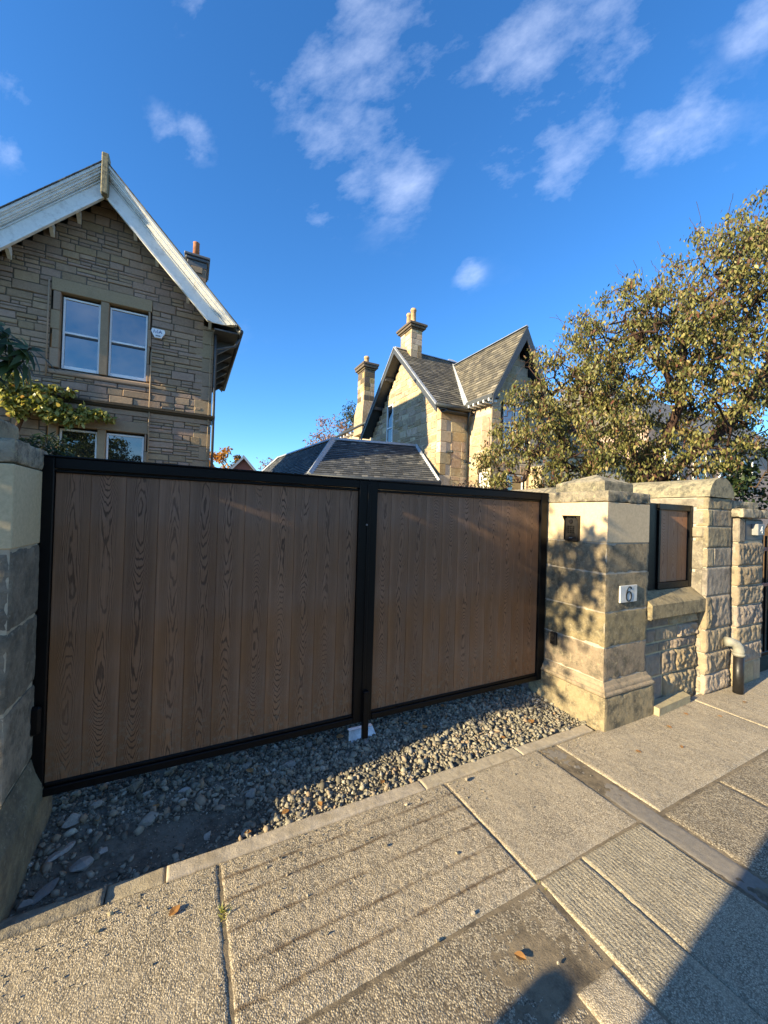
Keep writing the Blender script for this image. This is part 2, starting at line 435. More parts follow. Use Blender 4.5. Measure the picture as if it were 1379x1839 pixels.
def board_mat(name, base, line, half):
    """embossed composite board: cathedral grain drawn on the board's own local x / z"""
    m, nt, out = mat_new(name); t = NT(nt)
    o = t.obj; r = t.rand
    sx = t.n('ShaderNodeSeparateXYZ'); t.set(sx.inputs[0], o)
    x, z = sx.outputs[0], sx.outputs[2]
    off = t.math('MULTIPLY', r, 91.7)
    zz = t.math('ADD', z, off)
    def n1(scale, detail, zsrc, add):
        c = t.n('ShaderNodeCombineXYZ'); t.set(c.inputs[0], t.math('ADD', add, off)); t.set(c.inputs[2], zsrc)
        return t.noise(c.outputs[0], scale, detail, .5)
    wob = t.math('MULTIPLY', t.math('SUBTRACT', n1(2.2, 2, zz, 3.1), .5), .035)
    r2 = t.math('FRACT', t.math('MULTIPLY', r, 13.7))
    cen = t.math('MULTIPLY', t.math('SUBTRACT', r2, .5), .03)
    u = t.math('DIVIDE', t.math('SUBTRACT', t.math('SUBTRACT', x, wob), cen), half)
    u2 = t.math('MULTIPLY', u, u)
    low = t.math('MULTIPLY', n1(.85, 1.2, zz, 11.3), 62.0)
    c2 = t.n('ShaderNodeCombineXYZ'); t.set(c2.inputs[0], t.math('MULTIPLY', x, 3.2)); t.set(c2.inputs[1], off); t.set(c2.inputs[2], t.math('MULTIPLY', z, .55))
    fine = t.math('MULTIPLY', t.noise(c2.outputs[0], 13, 2, .5), 2.2)
    h = t.math('ADD', t.math('ADD', low, t.math('MULTIPLY', u2, 13.0)), fine)
    s = t.math('SINE', t.math('MULTIPLY', h, 6.2832))
    ln = t.rng(s, .30, .92)
    au = t.math('ABSOLUTE', u)
    fade = t.rng(au, .62, .95, 1, .12)
    pres = t.math('MULTIPLY', t.rng(n1(1.2, 2, zz, 27.0), .28, .50, .45, 1), t.rng(t.math('FRACT', t.math('MULTIPLY', r, 41.3)), 0, 1, .75, 1))
    ln = t.math('MULTIPLY', t.math('MULTIPLY', ln, fade), pres)
    c3 = t.scale(o, (160, 160, 3)); streak = t.noise(c3, 1, 4, .6)
    tone = t.noise(t.scale(o, (1.5, 1, 1.0)), 2.2, 3, .5)
    c = t.hsv(base, .5, t.rng(tone, .3, .7, .85, 1.15), t.rng(r, 0, 1, .86, 1.12))
    c = t.mix(t.rng(streak, .35, .7, 0, .35), c, line)
    dst = t.noise(t.pos, 3.0, 4, .65)
    c = t.mix(t.rng(dst, .48, .75, 0, .30), c, t.hsv(c, .5, .8, 1.25))
    c = t.mix(t.math('MULTIPLY', ln, .9), c, line)
    gz = t.n('ShaderNodeSeparateXYZ'); t.set(gz.inputs[0], t.pos)
    spl = t.math('MULTIPLY', t.rng(t.noise(t.pos, 38, 4, .75), .50, .66, 0, 1), t.rng(gz.outputs[2], .25, .75, .75, 0))
    c = t.mix(spl, c, (.20,.165,.12))
    hh = t.math('ADD', t.math('MULTIPLY', ln, -1.0), t.math('MULTIPLY', streak, .15))
    nb = t.bump(hh, .65, .0025)
    t.princ(out, c, t.rng(ln, 0, 1, .5, .75), nb, **{'Specular IOR Level': .42})
    return m
M['board'] = board_mat('board', (.250,.132,.070), (.052,.027,.015), .0815)
M['board_small'] = board_mat('board_small', (.33,.155,.080), (.20,.09,.048), .10)

def slab_mat(name, light, mid, dark, scale, groove=None, bump=1.0, streak=False):
    # groove: y positions of dirt-filled tooled lines across the slab
    m, nt, out = mat_new(name); t = NT(nt); P = t.pos
    r = t.rand
    P2 = t.n('ShaderNodeVectorMath', operation='ADD'); t.set(P2.inputs[0], P)
    c0 = t.n('ShaderNodeCombineXYZ'); t.set(c0.inputs[0], t.math('MULTIPLY', r, 31.)); t.set(P2.inputs[1], c0.outputs[0]); Pv = P2.outputs[0]
    vd = t.voro(Pv, scale); vc = t.n('ShaderNodeTexVoronoi'); t.set(vc.inputs['Vector'], Pv); vc.inputs['Scale'].default_value = scale
    sc = t.n('ShaderNodeSeparateColor'); t.set(sc.inputs[0], vc.outputs['Color'])
    cell = sc.outputs[0]
    c = t.ramp(cell, [(0, dark), (.35, mid), (.75, light), (1, tuple(min(1, x*1.25) for x in light))])
    c = t.mix(t.rng(vd, .25, .75, 0, .75), c, tuple(x*.55 for x in dark))
    big = t.noise(P, 2.2, 5, .7)
    c = t.mix(t.rng(big, .42, .66, 0, .5), c, t.hsv(c, .5, .9, .66))
    wear = t.rng(t.noise(t.scale(Pv, (1,1,1), loc=(3.3,1.7,0)), 2.8, 5, .72), .44, .66, 1, .62)
    dust = t.noise(P, 5.5, 5, .75)
    c = t.mix(t.rng(dust, .52, .72, 0, .55), c, mid)
    c = t.mix(t.rng(wear, .62, 1, .4, 0), c, tuple(x*.86 for x in mid))
    spot = t.noise(Pv, 17, 3, .6); c = t.mix(t.rng(spot, .66, .72, 0, .7), c, tuple(x*.4 for x in mid))
    hgt = t.math('MULTIPLY', t.math('SUBTRACT', 1.0, vd), t.rng(cell, 0, 1, .5, 1))
    if streak:
        st = t.n('ShaderNodeTexWave', wave_type='BANDS', bands_direction='X'); t.set(st.inputs['Vector'], P)
        st.inputs['Scale'].default_value = 14; st.inputs['Distortion'].default_value = 2.5; st.inputs['Detail'].default_value = 3; st.inputs['Detail Scale'].default_value = 3
        hgt = t.math('ADD', hgt, t.math('MULTIPLY', st.outputs['Fac'], .5))
    nb = t.bump(t.noise(P, 9, 3, .6), .4, .008)
    hgt = t.math('MULTIPLY', hgt, wear)
    if groove:
        sp = t.n('ShaderNodeSeparateXYZ'); t.set(sp.inputs[0], P)
        cx = t.n('ShaderNodeCombineXYZ'); t.set(cx.inputs[0], sp.outputs[0]); t.set(cx.inputs[1], t.math('MULTIPLY', t.math('ROUND', t.math('MULTIPLY', sp.outputs[1], 7.)), .7))
        yy = t.math('ADD', sp.outputs[1], t.math('MULTIPLY', t.math('SUBTRACT', t.noise(cx.outputs[0], 3.5, 3, .6), .5), .03))
        dm = None
        for gy in groove:
            q = t.math('ABSOLUTE', t.math('SUBTRACT', yy, gy)); dm = q if dm is None else t.math('MINIMUM', dm, q)
        wd_ = t.rng(t.noise(P, 22, 3, .7), .3, .7, .004, .024)
        gf = t.math('MULTIPLY', t.math('SUBTRACT', 1.0, t.math('DIVIDE', dm, wd_), clamp=True), t.rng(t.noise(P, 6, 3, .6), .35, .6, .25, 1))
        c = t.mix(t.math('MULTIPLY', gf, 1.1, clamp=True), c, (.13,.095,.062))
        hgt = t.math('SUBTRACT', hgt, t.math('MULTIPLY', gf, 1.5))
    nb = t.bump(hgt, bump, .0038, nb)
    nb = t.bump(t.noise(Pv, scale*2.2, 2, .6), bump*.5, .0012, nb)
    t.princ(out, c, .93, nb, **{'Specular IOR Level': .2})
    return m
M['slab_a'] = slab_mat('slab_a', (.60,.52,.385), (.44,.372,.268), (.20,.165,.115), 170, bump=.85)
M['slab_groove'] = slab_mat('slab_groove', (.58,.50,.375), (.43,.362,.262), (.20,.165,.115), 170, groove=(-.69,-.80,-.945,-1.095,-1.225), bump=1.0)
M['slab_b'] = slab_mat('slab_b', (.59,.51,.378), (.46,.39,.282), (.24,.197,.14), 195, bump=.75)
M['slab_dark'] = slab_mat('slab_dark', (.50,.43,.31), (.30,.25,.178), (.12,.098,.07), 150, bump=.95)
M['slab_brush'] = slab_mat('slab_brush', (.53,.465,.335), (.42,.365,.26), (.23,.195,.14), 190, bump=.7, streak=True)
M['asphalt'] = slab_mat('asphalt', (.085,.082,.078), (.055,.053,.05), (.03,.029,.028), 110)
def gravel_mat():
    m, nt, out = mat_new('gravel'); t = NT(nt)
    c = t.ramp(t.island, [(0,(.10,.092,.072)),(.3,(.19,.175,.135)),(.6,(.27,.245,.185)),(.82,(.36,.33,.255)),(.93,(.30,.21,.13)),(1,(.50,.47,.39))])
    c = t.mix(t.rng(t.noise(t.pos, 60, 3, .7), .4, .7, 0, .4), c, (.11,.10,.085))
    nb = t.bump(t.noise(t.pos, 180, 2, .7), .5, .003)
    t.princ(out, c, .9, nb, **{'Specular IOR Level': .25}); return m
M['gravel'] = gravel_mat()
M['joint_sand'] = stone_mat('joint_sand', [(.16,.13,.095),(.24,.195,.14)], .1, (.06,.05,.038), .8, 5, 90, .8, coarse=.01, stain_lo=.46)
M['rock'] = stone_mat('rock', [(.22,.21,.19),(.34,.32,.28),(.30,.25,.20)], .6, (.10,.09,.075), .5, 14, 90, 1.0, coarse=.01)

# ------------------------------------------------------------------ numpy noise
def vnoise(x, y, seed=0):
    xi = np.floor(x).astype(np.int64); yi = np.floor(y).astype(np.int64)
    fx = x-xi; fy = y-yi; fx = fx*fx*(3-2*fx); fy = fy*fy*(3-2*fy)
    def h(a, b):
        n = (a*374761393 + b*668265263 + seed*1274126177) & 0x7fffffff
        n = ((n ^ (n >> 13))*1103515245) & 0x7fffffff
        n = ((n ^ (n >> 15))*2246822519) & 0x7fffffff
        return (n & 0xffff)/65535.0
    return (h(xi,yi)*(1-fx)+h(xi+1,yi)*fx)*(1-fy)+(h(xi,yi+1)*(1-fx)+h(xi+1,yi+1)*fx)*fy
def fbm(x, y, seed=0, oct=4, gain=.5):
    s = 0; a = 1; tot = 0
    for i in range(oct):
        s = s+a*vnoise(x*2**i+i*17.3, y*2**i-i*9.1, seed+i); tot += a; a *= gain
    return s/tot
def np_mesh(name, V, Fq, mat, parent=None, smooth=False, origin=(0,0,0)):
    """fast mesh: V (n,3), Fq (m,k) one face size"""
    V = np.asarray(V, np.float32)-np.array(origin, np.float32); Fq = np.asarray(Fq, np.int32); k = Fq.shape[1]
    me = bpy.data.meshes.new(name)
    me.vertices.add(len(V)); me.vertices.foreach_set('co', V.ravel())
    me.loops.add(Fq.size); me.loops.foreach_set('vertex_index', Fq.ravel())
    me.polygons.add(len(Fq)); me.polygons.foreach_set('loop_start', np.arange(0, Fq.size, k, dtype=np.int32))
    me.polygons.foreach_set('loop_total', np.full(len(Fq), k, np.int32))
    if smooth: me.polygons.foreach_set('use_smooth', np.ones(len(Fq), bool))
    if mat: me.materials.append(mat)
    me.update(calc_edges=True); me.validate()
    return put(name, me, origin, parent)

# ------------------------------------------------------------------ ground, road, pavement
g = mk('ground', [(-900,-900,-.12),(900,-900,-.12),(900,900,-.12),(-900,900,-.12)], [(0,1,2,3)], M['soil_ground'], origin=(0,0,0))
tag(g, 'flat garden and street ground reaching the horizon', None, kind='structure')
rd = mk('road', [(-200,-9.5,-.112),(200,-9.5,-.112),(200,-2.30,-.112),(-200,-2.30,-.112)], [(0,1,2,3)], M['asphalt'], origin=(0,0,0))
tag(rd, 'grey asphalt road beside the pavement', None, kind='structure')
pv = MB().box(-9, 14, -2.2, -.60, -.118, -.0055).build('pavement', M['joint_sand'], origin=(0,0,0))
tag(pv, 'sunlit concrete slab pavement in front of the gate', None, kind='structure')
def slab(x0, x1, y0, y1, mat, seed, grooves=(), step=.012, parent=pv, name='slab', ztop=0.0, wob=.004, edge=.012, tilt=(0,0), depth=.05, under=.004):
    nx = max(3, int((x1-x0)/step)); ny = max(3, int((y1-y0)/step))
    X, Y = np.meshgrid(np.linspace(x0, x1, nx+1), np.linspace(y0, y1, ny+1))
    d = np.minimum(np.minimum(X-x0, x1-X), np.minimum(Y-y0, y1-Y))
    ew = edge*(.5+1.6*fbm(X*9, Y*9, seed+5, 3))
    Z = ztop - .007*np.clip(1-d/np.maximum(ew, 1e-4), 0, 1)**1.8
    Z += (fbm(X*3, Y*3, seed, 4)-.5)*wob*2 + (fbm(X*45, Y*45, seed+3, 2)-.5)*under
    Z += (X-(x0+x1)/2)*tilt[0]+(Y-(y0+y1)/2)*tilt[1]
    for gy in grooves:
        yy = gy+(fbm(X*3.5, X*0+gy*7, seed+9, 4)-.5)*.03
        Z -= .012*np.exp(-((Y-yy)/(.005+.006*fbm(X*9, X*0+gy*5, seed+6, 3)))**2)*np.clip(fbm(X*8, X*0+gy*3, seed+2, 3)*3.4-1.0, .0, 1)
    # ragged outline
    n = (nx+1)*(ny+1)
    V = np.stack([X.ravel(), Y.ravel(), Z.ravel()], 1)
    idx = np.arange(n).reshape(ny+1, nx+1)
    Fq = np.stack([idx[:-1,:-1].ravel(), idx[:-1,1:].ravel(), idx[1:,1:].ravel(), idx[1:,:-1].ravel()], 1)
    ring = np.concatenate([idx[0,:-1], idx[:-1,-1], idx[-1,:0:-1], idx[:0:-1,0]])
    Vb = V[ring].copy(); Vb[:,2] = ztop-depth
    m = len(ring); k = np.arange(m)
    Fs = np.stack([ring[(k+1) % m], ring[k], n+k, n+(k+1) % m], 1)
    return np_mesh(name, np.concatenate([V, Vb]), np.concatenate([Fq, Fs]), mat, parent, True, ((x0+x1)/2, (y0+y1)/2, ztop-depth/2))
sA, sB, sD, sS = M['slab_a'], M['slab_b'], M['slab_dark'], M['slab_brush']
slab(-1.6, .8255, -1.62, -.592, sA, 1, tilt=(0, .002))
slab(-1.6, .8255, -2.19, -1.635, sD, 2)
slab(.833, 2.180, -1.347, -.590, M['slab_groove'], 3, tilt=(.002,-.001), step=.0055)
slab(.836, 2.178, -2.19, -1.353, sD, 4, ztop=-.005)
slab(1.967, 2.182, -2.19, -1.712, sB, 5, ztop=.004, edge=.03)
slab(2.190, 3.038, -1.333, -.590, sB, 6, tilt=(0,.001))
slab(2.196, 2.5035, -2.19, -1.338, sS, 7, ztop=.001, edge=.006)
slab(2.5045, 3.038, -2.19, -1.338, sS, 8, ztop=.001, edge=.006)
slab(3.043, 3.226, -2.19, -.590, M['grey_concrete'], 9, ztop=-.005, edge=.02, wob=.006)
slab(3.232, 5.155, -1.340, -.60, sB, 10, ztop=.001)
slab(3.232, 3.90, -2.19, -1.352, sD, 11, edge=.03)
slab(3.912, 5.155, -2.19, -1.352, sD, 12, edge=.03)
slab(5.165, 6.9, -1.345, -.60, sB, 13, ztop=.002)
slab(5.165, 6.9, -2.19, -1.355, sA, 15)
slab(6.912, 9.5, -1.345, -.60, sB, 16)
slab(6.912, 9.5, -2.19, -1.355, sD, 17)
slab(-4.2, -1.61, -2.19, -.60, sB, 18, step=.05)
slab(9.51, 13.9, -2.19, -.60, sB, 19, step=.05)
# threshold edging between gravel and slabs, in several lengths
ed = MB().box(-.10, 3.72, -.572, -.50, -.118, -.05).build('kerb', M['earth'], origin=(0,0,0))
tag(ed, 'narrow stone edging strip between gravel and pavement slabs', None, kind='structure')
for i, (a, b, m, zt) in enumerate(((-.06,.36,'wall_stone',.004),(.363,.60,'concrete',-.008),(.602,2.05,'concrete',-.001),(2.052,2.90,'concrete',-.003),(2.902,3.72,'concrete',.001))):
    slab(a, b, -.587, -.492+.010*(i % 2), M[m], 30+i, parent=ed, name='edging_stone', ztop=zt, edge=.005, wob=.008, step=.009, depth=.08, under=.003)
kb = MB().build('street_kerb', M['concrete'], origin=(0,0,0)) if False else None
sk = MB().box(-9, 14, -2.36, -2.205, -.119, -.012, .01).build('kerb', M['concrete'], origin=(0,0,0))
tag(sk, 'concrete street kerb at the road side of the pavement', None, kind='structure')

# gravel bed: mounded earth with crushed stone on it
def bed_z(x, y):
    base = -.055 + .040*np.clip((x-1.0)/2.0, 0, 1) + .03*np.clip((y+.35)/.5, 0, 1)
    hollow = -.018*np.exp(-(((x-.62)/.30)**2+((y+.25)/.13)**2))
    return base+hollow+(fbm(x*3.1, y*3.1, 51, 4)-.5)*.035
nx, ny = 190, 90
X, Y = np.meshgrid(np.linspace(-.25, 3.95, nx+1), np.linspace(-.51, 1.5, ny+1))
Z = bed_z(X, Y)+(fbm(X*30, Y*30, 77, 3)-.5)*.012
idx = np.arange((nx+1)*(ny+1)).reshape(ny+1, nx+1)
Fq = np.stack([idx[:-1,:-1].ravel(), idx[:-1,1:].ravel(), idx[1:,1:].ravel(), idx[1:,:-1].ravel()], 1)
o = np_mesh('gravel_bed', np.stack([X.ravel(), Y.ravel(), Z.ravel()], 1), Fq, M['earth'], None, True)
tag(o, 'dark trodden earth under the loose gravel', None, kind='structure')
dw = mk('driveway', [(-.25,1.5,-.06),(3.95,1.5,-.06),(3.95,9,-.06),(-.25,9,-.06)], [(0,1,2,3)], M['earth'])
tag(dw, 'earth driveway behind the closed gate', None, kind='structure')
ICO_V = []; ICO_F = []
_b = bmesh.new(); bmesh.ops.create_icosphere(_b, subdivisions=1, radius=1)
ICO_V = np.array([v.co[:] for v in _b.verts]); ICO_F = np.array([[v.index for v in f.verts] for f in _b.faces]); _b.free()
def pebbles(name, pts, sizes, mat, rng, flat=.62):
    n = len(pts); k = len(ICO_V)
    d = rng.uniform(.5, 1.3, (n, k, 1))
    sc = np.stack([rng.uniform(.7, 1.35, n), rng.uniform(.7, 1.35, n), rng.uniform(.5, 1.0, n)*flat*1.3], 1)[:, None, :]
    V = ICO_V[None]*d*sc*sizes[:, None, None]
    q = rng.normal(size=(n, 4)); q[:, 1:3] *= .45; q /= np.linalg.norm(q, axis=1, keepdims=True)
    w, x, y, z = q.T
    Rm = np.stack([1-2*(y*y+z*z), 2*(x*y-z*w), 2*(x*z+y*w), 2*(x*y+z*w), 1-2*(x*x+z*z), 2*(y*z-x*w), 2*(x*z-y*w), 2*(y*z+x*w), 1-2*(x*x+y*y)], 1).reshape(n, 3, 3)
    V = np.einsum('nij,nkj->nki', Rm, V)+pts[:, None, :]
    Fa = (ICO_F[None]+(np.arange(n)*k)[:, None, None]).reshape(-1, 3)
    return np_mesh(name, V.reshape(-1, 3), Fa, mat)
rng = np.random.default_rng(4)
N = 27000
px_ = rng.uniform(-.02, 3.75, N); py_ = rng.uniform(-.488, .75, N)
hol = np.exp(-(((px_-.62)/.33)**2+((py_+.24)/.13)**2))
dens = np.clip(.25+.45*np.clip((px_-.6)/1.2, 0, 1)+.55*np.clip((fbm(px_*2.4, py_*2.4, 5, 3)-.42)*3, 0, 1)+.35*np.clip((px_-2.0)/1.2, 0, 1)+.25*np.exp(-((py_-.12)/.2)**2), 0, 1)-hol*.85
keep = rng.random(N) < dens
px_, py_ = px_[keep], py_[keep]
sz = np.clip(rng.lognormal(math.log(.0098), .45, len(px_)), .004, .028)
sz *= np.where(px_ < 1.1, rng.uniform(.5, 1.25, len(px_)), 1)
pz_ = bed_z(px_, py_)+sz*rng.uniform(.0, .55, len(px_))+rng.uniform(0, .012, len(px_))*np.clip(px_/2, 0, 1)
bx_ = rng.uniform(.02, 1.5, 150); by_ = rng.uniform(-.45, .3, 150); kb_ = rng.random(150) > 1.3*np.exp(-(((bx_-.62)/.33)**2+((by_+.24)/.13)**2)); bx_, by_ = bx_[kb_], by_[kb_]; bs_ = rng.uniform(.016, .03, len(bx_))
px_ = np.r_[px_, bx_]; py_ = np.r_[py_, by_]; pz_ = np.r_[pz_, bed_z(bx_, by_)+bs_*.3]; sz = np.r_[sz, bs_]
o = pebbles('gravel', np.stack([px_, py_, pz_], 1), sz, M['gravel'], rng)
tag(o, 'loose grey crushed gravel strewn below the gate', 'gravel', kind='stuff')
N = 16000
gx_ = rng.uniform(-.02, 3.75, N); gy_ = rng.uniform(-.49, .45, N); gs = rng.uniform(.0018, .0055, N)
kp = rng.random(N) < np.clip(.35+1.4*(fbm(gx_*4, gy_*4, 15, 3)-.45), .1, 1)
gx_, gy_, gs = gx_[kp], gy_[kp], gs[kp]
o = pebbles('grit', np.stack([gx_, gy_, bed_z(gx_, gy_)+gs*.5+.004], 1), gs, M['gravel'], rng)
tag(o, 'fine grit scattered over the earth below the gate', 'grit', kind='stuff')
N = 1500
gx_ = rng.uniform(-.3, 3.7, N); gy_ = -.59-np.abs(rng.normal(0, .16, N)); gs = rng.uniform(.0012, .0038, N)*np.where(rng.random(N) < .06, 2, 1)
o = pebbles('grit', np.stack([gx_, gy_, gs*.5+.001], 1), gs, M['gravel'], rng)
tag(o, 'loose crumbs of grit spilled on the slabs along the edging', 'grit', kind='stuff')
# larger rocks that can be picked out one by one
_b = bmesh.new(); bmesh.ops.create_icosphere(_b, subdivisions=3, radius=1)
I2V = np.array([v.co[:] for v in _b.verts]); I2F = [[v.index for v in f.verts] for f in _b.faces]; _b.free()
def rock(x, y, size, seed, label, flat=.55, group=None, z=None, mat='rock', name='rock', stretch=1.0, yaw=0.):
    v = I2V.copy(); rr = np.random.default_rng(seed)
    for _ in range(16):        # chop flat facets
        nrm = rr.normal(size=3); nrm /= np.linalg.norm(nrm); dlim = rr.uniform(.42, .80)
        dd = v@nrm; over = np.clip(dd-dlim, 0, None); v -= over[:, None]*nrm*.97
    v *= (1+.10*(fbm(v[:,0]*2+seed, v[:,1]*2+v[:,2]*1.7, seed, 3)[:,None]-.5))
    v *= np.array([1.15*stretch, .85, flat])*size
    c, s = math.cos(yaw), math.sin(yaw); v[:,:2] = v[:,:2]@np.array([[c, s],[-s, c]])
    zz = float(bed_z(np.array([x]), np.array([y]))[0]) if z is None else z
    v += np.array([x, y, zz+size*flat*.62])
    o = mk(name, v, I2F, M[mat]); return tag(o, label, 'rock', group)
ROCKS = [(.234,-.279,.058,'broad pale grey rock nearest the left plinth foot',.5,1.3,.3),(.10,-.16,.040,'long flat pinkish rock between the left plinth and the hollow',.4,1.9,.7),
 (.115,.04,.050,'dark mottled blue grey rock beside the left gate stile',.75,1.2,.9),(.40,.19,.048,'tall pale rock leaning under the left gate leaf',.8,.8,.2),
 (.50,-.09,.052,'wedge shaped brown rock at the back of the earth hollow',.5,1.2,.9),(1.05,-.13,.042,'whitish angular rock in the middle of the dark gravel',.8,.9,.1),
 (1.33,.03,.050,'wide whitish rock under the left gate leaf near its middle',.5,1.3,0.),(1.06,.13,.038,'small white rock close below the left gate leaf',.6,1.1,.5),
 (.66,-.35,.032,'dark round rock at the front edge of the earth hollow',.75,1.,0.),(.68,.07,.033,'bright flat white rock behind the earth hollow',.5,1.3,.1),
 (.11,-.36,.040,'thin white rock near the stone edging by the left plinth',.45,1.8,.9),(.79,-.33,.030,'round grey rock beside the dark one at the hollow edge',.7,1.,.5),
 (.30,-.22,.026,'reddish small rock beside the broad pale grey rock',.6,1.1,.2),(.05,-.40,.034,'pinkish upright rock at the end of the stone edging',.8,.8,.3),
 (1.90,.02,.036,'mottled grey rock in front of the ground stop',.85,1.,.4),(2.02,-.42,.022,'cream rock lying on the sunlit edge of the gravel',.8,1.,.2),
 (.98,-.40,.028,'cream rock at the sunlit gravel edge beside the shadow',.8,1.,.8),(1.28,-.42,.026,'sunlit tan rock half way along the edging strip',.8,1.,.8),
 (.21,.14,.036,'grey flat rock among leaves below the left gate leaf',.5,1.5,.4),(.47,.13,.030,'blue grey rock beside the bright flat white one',.5,1.3,.4),
 (1.50,.16,.034,'tan blocky rock under the left leaf near the gate stop',.75,1.,.4),(1.72,-.05,.028,'pale triangular rock between gravel and the gate stop',.6,1.2,.9)]
for i, (x, y, s, lb, fl, st, yw) in enumerate(ROCKS): rock(x, y, s, 100+i, lb, fl, None, None, 'rock', 'rock', st, yw)
# stray chips on the slabs
chips = [(1.93,-1.06,.013,'pale chip of stone casting a shadow on the grooved slab'),(1.60,-1.35,.010,'small chip on the joint below the grooved slab'),(1.80,-1.33,.012,'brown chip of stone beside the lower joint of grooved slab'),
 (2.33,-.64,.018,'cream chip of stone on the slab corner at the edging'),(1.86,-.66,.012,'dark chip of stone on grooved slab near the edging'),(1.62,-.86,.012,'grey crumb of stone in the middle of the grooved slab'),(.40,-.66,.012,'grey chip on the left slab below the edging'),(.36,-.72,.011,'dark chip on left slab farther from the edging'),(1.98,-1.62,.009,'tiny white chip on the dark patched slab'),(1.2,-1.13,.008,'tiny chip in a groove of the grooved slab')]
for i, (x, y, s, lb) in enumerate(chips): rock(x, y, s, 300+i, lb, .8, None, .002, 'wall_stone' if i % 2 else 'concrete', 'stone_chip')
# ------------------------------------------------------------------ stonework
def rock_face(parent, axis, plane, u0, u1, z0, z1, amp, mat, seed, thick=.12, name='stone', n=15, side=-1, margin=.07):
    """rough quarry-faced stone: a bulging displaced front over a box. axis 'y': faces -Y, u=X; axis 'x': faces -X, u=Y"""
    nu = max(6, int(n*min(2.2, max(.6, (u1-u0)/(z1-z0))))); nz = n
    U, Z = np.meshgrid(np.linspace(0, 1, nu+1), np.linspace(0, 1, nz+1))
    d = np.minimum(np.minimum(U, 1-U)*(u1-u0), np.minimum(Z, 1-Z)*(z1-z0))
    bulge = np.clip(d/(margin*min(u1-u0, z1-z0)+1e-6), 0, 1)**.6
    uu = u0+U*(u1-u0); zz = z0+Z*(z1-z0)
    rr = np.random.default_rng(seed); facet = np.full(uu.shape, 9.)
    for _ in range(9):
        pu, pz = rr.uniform(u0, u1), rr.uniform(z0, z1)
        facet = np.minimum(facet, .45+rr.uniform(0, .75)+rr.uniform(-1, 1)*(uu-pu)/.16+rr.uniform(-1, 1)*(zz-pz)/.16)
    facet = np.clip(facet, 0, 1.2)
    rid = 1-np.abs(fbm(uu*16+seed, zz*9, seed, 3)*2-1)*2.2
    dep = bulge*amp*(.18+.62*facet+.30*np.clip(rid, -.3, 1)+.35*(fbm(uu*42+seed*3, zz*34, seed+3, 2)-.5))
    front = plane+side*dep
    Vf = np.stack([uu.ravel(), front.ravel(), zz.ravel()], 1)
    idx = np.arange((nu+1)*(nz+1)).reshape(nz+1, nu+1)
    Fq = np.stack([idx[:-1,:-1].ravel(), idx[:-1,1:].ravel(), idx[1:,1:].ravel(), idx[1:,:-1].ravel()], 1)
    ring = np.concatenate([idx[0,:-1], idx[:-1,-1], idx[-1,:0:-1], idx[:0:-1,0]])
    Vb = Vf[ring].copy(); Vb[:,1] = plane-side*thick
    m = len(ring); k = np.arange(m); nn = len(Vf)
    Fs = np.stack([ring[(k+1) % m], ring[k], nn+k, nn+(k+1) % m], 1)
    V = np.concatenate([Vf, Vb])
    if axis == 'x': V = V[:, [1, 0, 2]]
    c = (V.min(0)+V.max(0))/2
    return np_mesh(name, V, np.concatenate([Fq, Fs]), mat, parent, False, tuple(c))
def ashlar(parent, x0, x1, y0, y1, z0, z1, mat, b=.008, name='stone', jit=0., rnd=None):
    v, f = rbox(x0, x1, y0, y1, z0, z1, b)
    if jit and rnd: v = [(p[0]+rnd.uniform(-jit, jit), p[1]+rnd.uniform(-jit, jit), p[2]) for p in v]
    return mk(name, v, f, mat, parent)
